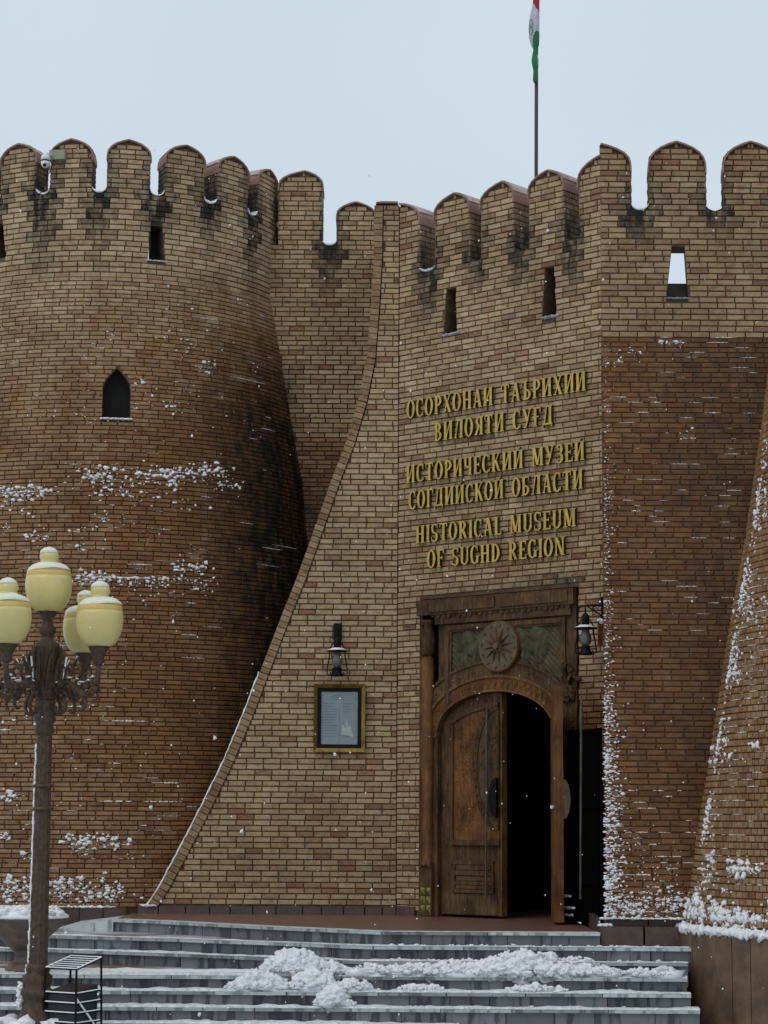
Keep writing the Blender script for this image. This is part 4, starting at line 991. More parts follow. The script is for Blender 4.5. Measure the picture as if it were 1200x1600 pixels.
G = {
 'O': (.64, O_), 'C': (.60, C_), 'G': (.64, ell(.32, .5, .32, .52, 52, 330, seg=22) + tick(.52, .70, .98) + V(.54, .05, .42, .13, 't')),
 'P': (.56, V(.15) + bowlR(.26, .42, 1, .30)), 'R': (.64, V(.15) + bowlR(.26, .46, 1, .28) + bar(.54, 0, .30, .50, TH) + ser(.54, 0, .1)),
 'X': (.66, bar(.12, 1, .54, 0, TH) + bar(.54, 1, .12, 0, TN) + ser(.12, .955, .13) + ser(.54, .955, .11) + ser(.12, 0, .11) + ser(.54, 0, .13)),
 'H': (.70, V(.15) + V(.55) + Hh(.52, .15, .55)), 'A': (.68, bar(.12, 0, .32, 1, TN) + bar(.55, 0, .34, 1, TH) + Hh(.33, .18, .48) + ser(.12, 0, .1) + ser(.56, 0, .12)),
 'И': (.72, V(.15) + V(.57) + bar(.20, .05, .52, .95, TN)), 'T': (.62, V(.31) + Hh(.96, .02, .60) + tick(.05, .76, 1) + tick(.57, .76, 1)),
 'Ъ': (.70, V(.27) + bowlR(.38, 0, .55, .29) + Hh(.965, .02, .27) + tick(.045, .78, 1)), 'B': (.60, V(.15) + bowlR(.26, .50, 1, .25) + bowlR(.26, 0, .55, .30)),
 'Л': (.70, bar(.10, 0, .30, 1, TN) + V(.54) + Hh(.965, .22, .54) + ser(.10, 0, .1)), 'Я': (.64, V(.49) + bowlL(.38, .46, 1, .28) + bar(.10, 0, .34, .50, TH * .8) + ser(.10, 0, .1)),
 'У': (.66, bar(.12, 1, .36, .36, TH) + bar(.56, 1, .26, .03, TN) + ser(.12, .955, .12) + ser(.56, .955, .1) + [[(.12, 0), (.28, 0), (.28, .09), (.12, .09)]]),
 'Ғ': (.58, V(.17) + Hh(.965, .17, .54) + tick(.53, .74, 1) + Hh(.50, .0, .42)), 'Г': (.54, V(.15) + Hh(.965, .15, .52) + tick(.51, .74, 1)),
 'Д': (.72, bar(.14, .04, .30, 1, TN) + V(.54, .04, 1, TH, 't') + Hh(.965, .26, .54) + Hh(.045, .02, .70, .09) + tick(.045, -.12, .08) + tick(.675, -.12, .08)),
 'E': (.56, V(.15) + Hh(.965, .15, .52) + Hh(.035, .15, .54) + Hh(.52, .15, .40) + tick(.52, .78, 1) + tick(.54, 0, .22) + tick(.42, .42, .62)),
 'F': (.54, V(.15) + Hh(.965, .15, .52) + Hh(.52, .15, .40) + tick(.52, .78, 1) + tick(.42, .42, .62)), 'L': (.52, V(.15) + Hh(.035, .15, .50) + tick(.50, 0, .24)),
 'I': (.30, V(.15)), 'З': (.54, ell(.25, .75, .25, .27, -90, 150, .15) + ell(.25, .26, .28, .28, -150, 90, .17) + Hh(.515, .14, .26)),
 'K': (.66, V(.15) + bar(.22, .45, .54, 1, TN) + bar(.56, 0, .30, .60, TH) + ser(.54, .955, .1) + ser(.56, 0, .1)), 'Ч': (.64, V(.48) + V(.14, .62, 1, .15, 't') + ell(.36, .66, .30, .24, 180, 275, .15, TN, 8) + Hh(.455, .34, .48)),
 'M': (.84, V(.13, t=TN * 1.3) + V(.70) + bar(.18, 1, .42, .05, TH) + bar(.66, 1, .42, .05, TN)), 'Б': (.62, V(.15) + bowlR(.26, 0, .55, .31) + Hh(.965, .15, .52) + tick(.52, .76, 1)),
 'S': (.52, ell(.26, .75, .25, .27, 40, 270, .15) + ell(.26, .255, .26, .275, -140, 90, .16) + tick(.46, .74, .98) + tick(.05, .04, .28)),
 'D': (.66, V(.15) + bowlR(.26, 0, 1, .36)), 'U': (.68, V(.15, .30, 1, s='t') + V(.56, .30, 1, TN * 1.3, 't') + ell(.345, .32, .28, .33, 180, 360, .15, TN)),
 'N': (.72, V(.12, t=TN * 1.2) + V(.60, t=TN * 1.2) + bar(.16, 1, .56, 0, TH))}
G['Й'] = (G['И'][0], G['И'][1] + ell(.36, 1.22, .16, .14, 200, 340, .06, .06, 8)); G[' '] = (.42, [])
CYR = {'О': 'O', 'С': 'C', 'Р': 'P', 'Х': 'X', 'Н': 'H', 'А': 'A', 'Т': 'T', 'В': 'B', 'Е': 'E', 'К': 'K', 'М': 'M'}
gm = {}
def letter_mesh(ch):
    if ch not in gm:
        mb = MB()
        for j, poly in enumerate(G[ch][1]):
            n_ = len(poly); ar = sum(poly[i][0] * poly[(i + 1) % n_][1] - poly[(i + 1) % n_][0] * poly[i][1] for i in range(n_))
            if ar < 0: poly = poly[::-1]
            f = .05 + .0006 * (j % 9); vs = [(x, -f, z) for x, z in poly] + [(x, 0, z) for x, z in poly]
            mb.cur = 0; k = len(mb.v); mb.add(vs, [tuple(range(n_))]); mb.cur = 1
            mb.f += [tuple(k + q_ for q_ in fc) for fc in [(i, i + n_, (i + 1) % n_ + n_, (i + 1) % n_) for i in range(n_)]]; mb.mi += [1] * n_
        me = bpy.data.meshes.new('letter'); me.from_pydata(mb.v, [], mb.f); me.materials.append(M['gold']); me.materials.append(M['gold_side']); me.polygons.foreach_set('material_index', mb.mi); me.update(); gm[ch] = me
    return gm[ch]
def text_line(root, text, xl, yl, xr, yr, hpx):
    """baseline between two measured picture points, both on the entrance wall"""
    a, b_ = du(xl, yl), du(xr, yr); z = (a[1] + b_[1]) / 2; mid = du((xl + xr) / 2, (yl + yr) / 2); hm = du((xl + xr) / 2, (yl + yr) / 2 - hpx)[1] - mid[1]
    text = [CYR.get(c, c) for c in text]; tot = sum(G[c][0] + .10 for c in text) - .10; sx_ = (b_[0] - a[0]) / tot; u = a[0]
    for c in text:
        if G[c][1]:
            o = bpy.data.objects.new('letter', letter_mesh(c)); COL.objects.link(o); o.parent = root
            p = DOOR.P(u, z, .022); o.location = p - root.location; o.rotation_euler = (0, 0, -ALPHA + rnd.uniform(-.01, .01)); o.scale = (sx_, 1, hm)
        u += (G[c][0] + .10) * sx_
def sign(label, lines):
    c = du(780, lines[0][2]); r = empty('wall_lettering', tuple(DOOR.P(c[0], c[1] - .5, 0)), label, 'sign', 'gold lettering above the door')
    for l in lines: text_line(r, *l)
sign('raised gold Cyrillic lettering, top two lines, beginning ОСОРХОНАИ ТАЪРИХИИ', [('ОСОРХОНАИ ТАЪРИХИИ', 640, 655, 920, 611, 29), ('ВИЛОЯТИ СУҒД', 683, 690, 868, 664, 29)])
sign('raised gold Cyrillic lettering, middle two lines, beginning ИСТОРИЧЕСКИЙ МУЗЕЙ', [('ИСТОРИЧЕСКИЙ МУЗЕЙ', 639, 757, 918, 718, 28), ('СОГДИЙСКОЙ ОБЛАСТИ', 643, 798, 915, 763, 29)])
sign('raised gold English lettering, lowest two lines, reading HISTORICAL MUSEUM OF SUGHD REGION', [('HISTORICAL MUSEUM', 654, 851, 904, 822, 28), ('OF SUGHD REGION', 672, 890, 887, 866, 28)])

# ------------------------------------------------------------------ notice board
nb = empty('notice_board', (at_depth(530, 1120, 33.95).x, 33.95, 2.3), 'gold framed notice board with a glazed printed sheet, below the left lantern', 'notice board')
def wx(px, py): p = at_depth(px, py, 33.95); return p.x, p.z
x0, z1 = wx(491, 1069); x1, z0 = wx(570, 1175)
def fr(mb, x0, z0, x1, z1, w, y0, y1, bev=.02):
    for A_ in ([(x0, z1), (x1, z1), (x1 - w, z1 - w), (x0 + w, z1 - w)], [(x1, z1), (x1, z0), (x1 - w, z0 + w), (x1 - w, z1 - w)], [(x1, z0), (x0, z0), (x0 + w, z0 + w), (x1 - w, z0 + w)], [(x0, z0), (x0, z1), (x0 + w, z1 - w), (x0 + w, z0 + w)]):
        vs = [(A_[0][0], y0, A_[0][1]), (A_[1][0], y0, A_[1][1]), (A_[2][0], y1, A_[2][1]), (A_[3][0], y1, A_[3][1])] + [(a, 34.0, b_) for a, b_ in A_]
        mb.add(vs, [(0, 1, 2, 3), (4, 7, 6, 5), (0, 4, 5, 1), (1, 5, 6, 2), (2, 6, 7, 3), (3, 7, 4, 0)])
mb = MB(); fr(mb, x0, z0, x1, z1, .055, 33.90, 33.93); mb.build('frame', M['frame_gold'], nb)
mb = MB(); fr(mb, x0 + .056, z0 + .056, x1 - .056, z1 - .056, .06, 33.945, 33.95); mb.build('inner_frame', M['black'], nb)
mb = MB(); mb.box(((x0 + x1) / 2, 33.975, (z0 + z1) / 2), (x1 - x0 - .14, .01, z1 - z0 - .14)); sheet = mb.build('printed_sheet', M['paper'], nb)
mb = MB(); cx_ = (x0 + x1) / 2; wI = x1 - x0 - .26; zt_ = z1 - .14; zb_ = z0 + .14
for k, w in enumerate((.16, .22, .26)): mb.box((cx_ - .03, 33.966, zt_ - .03 - k * .03), (w, .003, .008))
for k in range(13):
    zz_ = zt_ - .16 - k * .042; w = wI * .40 * rnd.uniform(.6, 1); mb.box((x0 + .15 + w / 2, 33.966, zz_), (w, .003, .008))
    if k < 4 or k > 10: w = wI * .38 * rnd.uniform(.4, .9); mb.box((cx_ + .04 + w / 2, 33.966, zz_), (w, .003, .008))
mb.box((cx_ + .0, 33.9665, (zt_ + zb_) / 2 - .12), (.006, .003, .55))
mb.box((x0 + .135, 33.9665, (zt_ + zb_) / 2), (.004, .003, .66)); mb.box((x1 - .15, 33.9665, (zt_ + zb_) / 2), (.004, .003, .66))
mb.build('print', M['ink'], sheet)
mb = MB()
bx_, bz_ = cx_ + .02, zb_ + .06       # pale picture of a many-sailed outline at lower right of the sheet
for pts_ in ([(0, .08), (.20, .03), (.17, .14), (.13, .20), (.03, .16)], [(.02, .155), (.05, .15), (.045, .22), (.02, .21)], [(.075, .18), (.115, .18), (.10, .29), (.092, .31), (.085, .28)], [(.13, .15), (.17, .14), (.155, .20)]):
    j = len(mb.v); mb.add([(bx_ + a, 33.964 - j * .0001, bz_ + b_) for a, b_ in pts_] + [(bx_ + a, 33.969, bz_ + b_) for a, b_ in pts_], [tuple(range(len(pts_)))])
mb.build('printed_picture', M['print_pale'], sheet)
mb = MB(); mb.box(((x0 + x1) / 2, 33.955, (z0 + z1) / 2), (x1 - x0 - .12, .004, z1 - z0 - .12)); mb.build('glass_pane', M['glass'], nb)

# ------------------------------------------------------------------ oil-lamp style wall lanterns
def lantern(c, sc_, label, hood_r, bracket):
    r = empty('wall_lantern', tuple(c), label, 'lantern', 'black oil-lamp style wall lanterns'); s_ = sc_
    c = Vector(c)
    mb = MB(); mb.lathe([(.05 * s_, .13 * s_), (.055 * s_, .17 * s_), (.06 * s_, .2 * s_), (.062 * s_, .27 * s_), (.04 * s_, .30 * s_), (.02 * s_, .32 * s_)], c, 16)
    mb.lathe([(hood_r * s_, .08 * s_), (hood_r * s_, .092 * s_), (.075 * s_, .13 * s_), (.05 * s_, .15 * s_)], c, 24); mb.build('hood', M['black'], r, True)
    mb = MB(); mb.lathe([(hood_r * .9 * s_, .093 * s_), (hood_r * .98 * s_, .099 * s_), (.085 * s_, .137 * s_), (.07 * s_, .138 * s_)], c, 24); mb.build('hood_snow', M['snow'], r, True)
    mb = MB(); mb.lathe([(.045 * s_, -.18 * s_), (.085 * s_, -.12 * s_), (.09 * s_, -.06 * s_), (.06 * s_, .03 * s_), (.055 * s_, .085 * s_)], c, 20); mb.build('glass_chimney', M['chimney'], r, True)
    mb = MB(); mb.lathe([(.10 * s_, -.31 * s_), (.105 * s_, -.28 * s_), (.075 * s_, -.25 * s_), (.07 * s_, -.20 * s_), (.085 * s_, -.19 * s_), (.05 * s_, -.17 * s_)], c, 20); mb.build('fuel_tank', M['black'], r, True)
    for k in (-1, 1):
        mb = MB(); mb.tube([c + Vector((k * .065 * s_, 0, .22 * s_)), c + Vector((k * .12 * s_, 0, .12 * s_)), c + Vector((k * .125 * s_, 0, 0)), c + Vector((k * .155 * s_, 0, -.18 * s_)), c + Vector((k * .16 * s_, 0, -.27 * s_)), c + Vector((k * .12 * s_, 0, -.30 * s_)), c + Vector((k * .10 * s_, 0, -.24 * s_))], .011 * s_, 6)
        mb.tube([c + Vector((k * .08 * s_, 0, -.22 * s_)), c + Vector((k * .155 * s_, 0, -.215 * s_))], .009 * s_, 6); mb.build('cage_bar', M['black'], r, True)
    bracket(r, c, s_)
m, n, b = new_mat('frosted_chimney'); b.inputs['Base Color'].default_value = (.16, .16, .14, 1); b.inputs['Roughness'].default_value = .25; b.inputs['Transmission Weight'].default_value = .35; M['chimney'] = m
def br1(r, c, s_):
    mb = MB(); mb.box((c.x + .0, 33.96, c.z + .42 * s_), (.13 * s_, .05, .26 * s_)); mb.build('wall_plate', M['black'], r)
    mb = MB(); mb.tube([(c.x, 33.95, c.z + .42 * s_), (c.x, (33.95 + c.y) / 2, c.z + .46 * s_), (c.x, c.y, c.z + .40 * s_), (c.x, c.y, c.z + .31 * s_)], .014, 8)
    mb.tube([(c.x - .09 * s_ + .03 * math.cos(t), c.y, c.z + .27 * s_ + .035 * math.sin(t)) for t in [q_ * .6 for q_ in range(8)]], .009, 6); mb.build('bracket', M['black'], r, True)
lc = at_depth(527, 1026, 33.72); lantern(lc, .98, 'black oil-lamp style lantern on the pale wing wall above the notice board', .17, br1)
def br2(r, c, s_):
    wl_ = Vector((at_depth(944, 955, 31.0).x, 31.0 + .05, c.z))
    top = c.z + .42 * s_
    mb = MB(); mb.box((wl_.x - .02, wl_.y, c.z + .38), (.035, .06, .34)); mb.build('wall_plate', M['black'], r)
    mb = MB(); A_ = Vector((c.x - .07, c.y, top)); B_ = Vector((wl_.x, wl_.y, top + .03)); dv = (B_ - A_)
    mb.tube([A_, B_], .011, 6); L0 = dv.length; dv.normalize()
    mb.tube([A_ + Vector((-.02 + .045 * math.cos(t), 0, .02 + .045 * math.sin(t))) for t in [1.5 + q_ * .55 for q_ in range(9)]], .009, 6)
    mb.tube([A_ + dv * .12 + Vector((0, 0, -.01)), A_ + dv * .2 + Vector((0, 0, -.06)), A_ + dv * .32 + Vector((0, 0, -.13)), Vector((wl_.x, wl_.y, top - .2))], .010, 6)
    for q0, rr_ in ((.22, .045), (.32, .05)): mb.tube([A_ + dv * (q0 + rr_ * (1 - k / 16) * math.cos(k * .6)) + Vector((0, 0, -.05 + rr_ * (1 - k / 16) * math.sin(k * .6))) for k in range(14)], .007, 6)
    mb.tube([(c.x, c.y, top), (c.x, c.y, c.z + .3 * s_)], .012, 6); mb.build('bracket', M['black'], r, True)
    mb = MB()
    for k in range(5): lump(mb, (wl_.x - .02 - k * .012, wl_.y - .03, c.z + .22 + rnd.uniform(-.03, .03)), (.035, .03, .025))
    mb.build('bracket_snow', M['snow'], r)
    mb = MB(); mb.box((wl_.x - .05, wl_.y + .02, c.z + .02), (.07, .08, .36)); mb.build('mounting_block', M['wood_warm'], r)
lc2 = at_depth(915, 991, 30.9); lantern(lc2, .95, 'black oil-lamp style lantern hanging from a scrolled bracket beside the pier', .175, br2)

# ------------------------------------------------------------------ security camera, junction box and cable on the tower
TB = Vector(TOWER.P(*TOWER.hit(92, 244), 0)); TN_ = TOWER.N(TOWER.hit(92, 244)[0])
jb = MB(); p0 = TB + TN_ * .05; jb.box(tuple(p0), (.27, .10, .16), math.atan2(TN_.x, -TN_.y) * 1.0); o = jb.build('junction_box', M['box_green']); tag(o, 'pale green junction box on the second merlon of the left tower', 'junction box')
sc_c = at_depth(71, 250, TB.y - .25); scam = empty('security_camera', tuple(sc_c), 'white dome security camera hanging beside the green junction box', 'security camera')
mb = MB(); mb.lathe([(.03, .10), (.06, .085), (.075, .04), (.078, -.005)], sc_c, 20); mb.build('housing', M['plastic'], scam, True)
mb = MB(); mb.lathe([(.076, -.012), (.07, -.03)], sc_c, 20); mb.build('seam_ring', M['black'], scam)
mb = MB(); mb.lathe([(.076, -.032), (.072, -.07), (.05, -.115), (.02, -.135)], sc_c, 20); mb.build('camera_ball', M['plastic'], scam, True)
mb = MB(); mb.tube([sc_c + Vector((.0, -.05, -.10)), sc_c + Vector((0, -.085, -.115))], .028, 12); mb.build('lens', M['black'], scam)
mb = MB(); mb.tube([sc_c + Vector((0, 0, .09)), sc_c + Vector((.02, .02, .12)), sc_c + Vector((.07, .1, .11)), p0 + Vector((-.12, 0, .0))], .022, 8); mb.build('bracket', M['plastic'], scam, True)
pts = [p0 + Vector((-.05, 0, -.08))] + [at_depth(x_, y_, TB.y - .05) for x_, y_ in ((80, 262), (74, 276), (70, 288), (66, 298), (58, 307), (50, 305))]
mb = MB(); mb.tube(pts, .008, 6); cb = mb.build('camera_cable', M['black']); tag(cb, 'thin black cable trailing from the junction box down into the notch', 'cable')

# ------------------------------------------------------------------ flag pole
fp0 = at_depth(836, 300, 36.5); fpt = at_depth(838.5, -60, 36.5)
mb = MB(); mb.tube([Vector((fp0.x, fp0.y, 9.0)), fpt], .032, 12); mb.lathe([(.02, 0), (.06, .05), (.06, .08), (.01, .13)], tuple(fpt), 12); pole = mb.build('flagpole', M['pole_paint'], smooth=True); tag(pole, 'slim dark flagpole rising behind the entrance battlements', 'flagpole')
mb = MB(); FS = [(-45, 834, 842), (-10, 833, 843), (8, 832, 842.5), (25, 828, 842.5), (45, 825.5, 842.5), (60, 826, 842.5), (72, 829, 842), (79, 833, 840), (84, 832, 840), (96, 830, 841.5), (106, 831.5, 841), (112, 833, 839), (120, 832.5, 839.5), (127, 832, 839), (131, 834, 837)]
yy = frange(-45, 131, 2.2); seg = 28; vs_, cols = [], []
for y_ in yy:
    xl = pl([(a, b_) for a, b_, c in FS], y_); xr = pl([(a, c) for a, b_, c in FS], y_)
    a, b_ = at_depth(xl, y_, 36.5), at_depth(xr, y_, 36.5); w = (b_.x - a.x) / 2; cx_ = (a.x + b_.x) / 2
    for k in range(seg):
        th = 2 * math.pi * k / seg; f = 1 + .16 * math.sin(5 * th + y_ * .05) ; vs_.append((cx_ + w * math.cos(th) * (1 if abs(math.cos(th)) > .8 else f), 36.5 - .06 + (w * .55 + .02) * math.sin(th) * f, a.z))
fs_ = []; mi = []
for j in range(len(yy) - 1):
    for k in range(seg):
        th = 2 * math.pi * (k + .5) / seg; xx = math.cos(th); y_ = yy[j]
        fs_.append((j * seg + k, (j + 1) * seg + k, (j + 1) * seg + (k + 1) % seg, j * seg + (k + 1) % seg))
        tr = 14 + 8 * xx; tg = 55 - 14 * xx + 12 * xx * xx
        c = 0 if y_ < tr else (1 if (y_ < tg or (88 < y_ < 104 and xx > .55)) else 2)
        mi.append(c)
mb.add(vs_, fs_); mb.mi = mi; flag = mb.build('flag', [M['red'], M['white_cloth'], M['green_cloth']], smooth=True); tag(flag, 'red, white and green flag hanging furled against its pole', 'flag')
mb = MB()    # small gold emblem outline on the white stripe
ec = at_depth(829.5, 37, 36.36)
for t in (0, 1): mb.tube([ec + Vector((.035 * math.cos(q_ * .8) * .8, -.01, .075 * math.sin(q_ * .8) - t * .13)) for q_ in range(9)], .006, 5)
mb.build('emblem', M['relief_gold'], flag)

# ------------------------------------------------------------------ street lamp
DLm = 25.8; S = DLm / F
lb = at_depth(57, 1590, DLm); ltop = at_depth(75, 960, DLm); LX, LY = (lb.x + ltop.x) / 2, DLm
zy = lambda y, x=70: at_depth(x, y, DLm).z
LX = at_depth(68, 1200, DLm).x
lamp = empty('street_lamp', (LX, LY, gz), 'ornate bronze street lamp with five snow-capped cream globes at the left edge', 'street lamp')
c0 = (LX, LY, 0)
mb = MB(); mb.lathe([(.30, gz), (.30, gz + .1), (.24, gz + .16), (.22, zy(1590)), (.165, zy(1572)), (.15, zy(1560)), (.185, zy(1555)), (.19, zy(1548)), (.15, zy(1543)), (.165, zy(1535)), (.175, zy(1525)), (.13, zy(1520)), (.145, zy(1516)), (.14, zy(1510)), (.125, zy(1506))], c0, 28); mb.build('lamp_base', M['bronze'], lamp, True)
mb = MB(); mb.lathe([(.108, zy(1507)), (.088, zy(1130)), (.088, zy(1129))], c0, 24, flute=.035); mb.build('pole', M['bronze'], lamp)
for y_ in (1264, 1228): mb = MB(); mb.lathe([(.09, zy(y_ + 4)), (.122, zy(y_ + 1)), (.122, zy(y_ - 1)), (.09, zy(y_ - 4))], c0, 24); mb.build('ring', M['bronze'], lamp, True)
mb = MB()
mb.lathe([(.09, zy(1150)), (.118, zy(1143)), (.10, zy(1132)), (.135, zy(1122)), (.11, zy(1118)), (.10, zy(1108)), (.125, zy(1100)), (.115, zy(1094))], c0, 24); mb.build('collar', M['bronze'], lamp, True)
mb = MB(); mb.lathe([(.115, zy(1095)), (.15, zy(1080)), (.13, zy(1062)), (.14, zy(1050)), (.155, zy(1025)), (.16, zy(1012)), (.145, zy(1006)), (.085, zy(1000)), (.07, zy(994)), (.10, zy(988)), (.105, zy(982)), (.07, zy(976)), (.06, zy(970)), (.085, zy(964)), (.125, zy(957)), (.13, zy(954))], c0, 8)
for k in range(8):      # acanthus leaves wrapped round the crown
    a = 2 * math.pi * k / 8 + .2
    mb.tube([(LX + r_ * math.cos(a + t_), LY + r_ * math.sin(a + t_), zy(y_)) for r_, y_, t_ in ((.13, 1078, 0), (.145, 1060, .05), (.152, 1044, .12), (.165, 1032, .2), (.185, 1026, .26), (.175, 1020, .2))], [.03, .034, .03, .024, .016, .006], 6)
    mb.tube([(LX + r_ * math.cos(a + .39 + t_), LY + r_ * math.sin(a + .39 + t_), zy(y_)) for r_, y_, t_ in ((.145, 1050, 0), (.155, 1030, .03), (.165, 1016, .08), (.18, 1010, .14))], [.02, .024, .018, .006], 6)
mb.build('crown_stem', M['bronze'], lamp, True)
def globe(gx, gy, zb, idx):
    prof = [(.115, 0), (.165, .025), (.21, .07), (.245, .14), (.268, .22), (.277, .31), (.274, .38), (.266, .425)]
    mb = MB(); mb.lathe(prof, (gx, gy, zb), 32); g_ = mb.build('lamp_globe', M['globe'], lamp, True)
    mb = MB(); mb.lathe([(.266, .425), (.267, .43), (.259, .475), (.256, .48)], (gx, gy, zb), 32); mb.build('amber_band', M['globe_band'], g_, True)
    mb = MB(); mb.lathe([(.254, .48), (.235, .52), (.19, .55), (.12, .575), (.10, .59), (.105, .62), (.118, .65), (.11, .69), (.085, .72), (.03, .745)], (gx, gy, zb), 28); mb.build('globe_lid', M['globe'], g_, True)
    # snow on shoulder and knob, blown onto the left side
    mb = MB(); seg = 28; prof = [(.256, .482), (.258, .492), (.243, .525), (.20, .562), (.14, .584), (.118, .586), (.104, .59)]; vs, fs = [], []
    for (r_, z_) in prof:
        for k in range(seg):
            a = 2 * math.pi * k / seg; nn_ = noise.noise(Vector((math.cos(a) * 1.5 + idx * 3, math.sin(a) * 1.5, z_ * 6))); sd2 = -.018 * math.cos(a - 2.6) if r_ > .25 else 0
            vs.append((gx + (r_ + .008 * nn_) * math.cos(a), gy + (r_ + .008 * nn_) * math.sin(a), zb + z_ + .012 * nn_ + sd2))
    for i in range(len(prof) - 1):
        for k in range(seg): fs.append((i * seg + k, i * seg + (k + 1) % seg, (i + 1) * seg + (k + 1) % seg, (i + 1) * seg + k))
    mb.add(vs, fs)
    prof = [(.10, .695), (.112, .70), (.10, .735), (.06, .765), (.02, .778)]
    mb.lathe(prof, (gx - .006, gy, zb), 20); mb.build('snow_cap', M['globe_snow'], g_, True)
    return g_
M['globe_snow'] = snow_mat('lamp_snow', (.80, .81, .70), (.74, .74, .56))
globe(LX + .0, LY, zy(956), 0)
RA = 100 * S
arms = [(-48, 88), (88, 48), (48, -88), (-88, -48)]
for i, (ax, ad) in enumerate(arms):
    d = Vector((ax, -ad, 0)).normalized(); side = Vector((-d.y, d.x, 0)); zc = zy(1086); zcup = zy(1017)
    def ap_(r_, z_, w=0): v = Vector((LX, LY, 0)) + d * r_ + side * w; return Vector((v.x, v.y, z_))
    mb = MB(); mb.tube([ap_(.1, zc + .0), ap_(.22, zc + .13), ap_(.34, zc + .14), ap_(.46, zc + .04), ap_(.58, zc - .02), ap_(.69, zc + .05), ap_(.745, zc + .17), ap_(RA, zc + .28), ap_(RA, zcup - .1)], [.045, .035, .032, .038, .042, .045, .038, .03, .04], 10)
    arm = mb.build('lamp_arm', M['bronze'], lamp, True)
    mb = MB()
    def curl(r0, z0_, rad, t0, turns, w=0, th=.02, sgn=1):
        K_ = 14; mb.tube([ap_(r0 + rad * (1 - .75 * k / K_) * math.cos(t0 + sgn * turns * k / K_), z0_ + rad * (1 - .75 * k / K_) * math.sin(t0 + sgn * turns * k / K_), w) for k in range(K_ + 1)], [th * (1 - .5 * k / K_) for k in range(K_ + 1)], 6)
    curl(.24, zc + .27, .13, -1.9, 4.6, 0, .026, -1); curl(.40, zc + .28, .12, -1.2, 4.4, .02, .024, 1); curl(.19, zc - .15, .13, 1.2, 4.6, 0, .028, -1); curl(.50, zc - .13, .12, 1.8, 4.4, 0, .026, -1); curl(.60, zc + .17, .10, -.6, 4.4, -.02, .022, 1); curl(.70, zc - .04, .09, 2.2, 4.4, 0, .02, -1)
    mb.tube([ap_(.15, zc + .05), ap_(.22, zc + .16), ap_(.25, zc + .32), ap_(.27, zc + .46), ap_(.23, zc + .53), ap_(.20, zc + .47)], [.024, .026, .022, .026, .018, .01], 6)
    mb.tube([ap_(.26, zc + .12), ap_(.36, zc + .22), ap_(.39, zc + .34), ap_(.45, zc + .42), ap_(.49, zc + .38)], [.02, .022, .02, .018, .008], 6)
    for k in range(18):
        r_ = rnd.uniform(.15, .76); lump(mb, ap_(r_, zc + .05 + rnd.uniform(-.06, .1), rnd.uniform(-.04, .04)), (.04, .04, .04))
    mb.build('scroll_leaf', M['bronze'], arm, True)['kind'] = 'stuff'
    mb = MB()
    for k in range(7):
        r_ = lerp(.2, .7, k / 6); lump(mb, ap_(r_, zc + .17 + .03 * math.sin(r_ * 20), rnd.uniform(-.03, .03)), (.032, .022, .012))
    mb.tube([ap_(.235, zc + .18, .0), ap_(.275, zc + .33, 0), ap_(.295, zc + .44)], .012, 6); mb.tube([ap_(.40, zc + .36, .0), ap_(.45, zc + .445, 0)], .010, 6); mb.tube([ap_(.62, zc + .03, .0), ap_(.69, zc + .10), ap_(.72, zc + .19, 0)], .012, 6); mb.build('arm_snow', M['snow'], arm)
    gc = ap_(RA, 0)
    mb = MB(); mb.lathe([(.04, zcup - .14), (.075, zcup - .10), (.06, zcup - .06), (.09, zcup + .0), (.125, zcup + .06), (.13, zcup + .075)], (gc.x, gc.y, -.05), 20); mb.build('cup', M['bronze'], arm, True)
    globe(gc.x, gc.y, zcup + .02, i + 1)
# wind-driven snow line up the left of the pole
mb = MB(); K = 60
for k in range(K):
    z_ = lerp(zy(1590), zy(1160), k / K)
    rr_ = .13 if z_ < zy(1507) else lerp(.108, .090, (z_ - zy(1507)) / 2.8)
    lump(mb, (LX - rr_ * .98, LY - rr_ * .35, z_), (.014, .02, .05))
for k in range(26): 
    a = rnd.uniform(0, 6.28); lump(mb, (LX + .26 * math.cos(a) * rnd.uniform(.8, 1.3) - .02, LY + .25 * math.sin(a), gz + rnd.uniform(.05, .30)), (.11, .11, .07), L2)
for k in range(6): lump(mb, (LX - .19, LY - .05, zy(1568 - k * 6)), (.035, .04, .04), L2)
mb.build('pole_snow', M['snow'], lamp, True)

# ------------------------------------------------------------------ stone planter urn
pz = -.504; pc = at_depth(38, 1430, 27.9); urn = empty('planter_urn', (pc.x, 27.9, pz), 'carved stone planter urn heaped with snow, standing behind the lamp post', 'planter')
zu = lambda y: at_depth(38, y, 27.9).z
c0 = (pc.x, 27.9, 0)
mb = MB(); mb.lathe([(.14, zu(1484)), (.30, zu(1466)), (.44, zu(1450)), (.50, zu(1440)), (.54, zu(1437)), (.56, zu(1434)), (.52, zu(1433))], c0, 36, flute=.01); mb.build('bowl', M['stone'], urn, True)
mb = MB(); mb.lathe([(.17, zu(1505)), (.10, zu(1499)), (.09, zu(1492)), (.14, zu(1484))], c0, 24); mb.lathe([(.22, pz), (.22, pz + .05), (.17, zu(1505))], c0, 24); mb.build('foot', M['stone'], urn, True)
mb = MB(); mb.lathe([(.555, zu(1434) + .002), (.56, zu(1434) + .03), (.45, zu(1434) + .09), (.2, zu(1434) + .12), (.01, zu(1434) + .13)], c0, 36)
for k in range(60):
    a, r_ = rnd.uniform(0, 6.28), .5 * math.sqrt(rnd.random()); lump(mb, (pc.x + r_ * math.cos(a), 27.9 + r_ * math.sin(a), zu(1434) + .11 - r_ * .08), (.07, .07, .04), L2)
mb.build('snow_heap', M['snow'], urn, True)

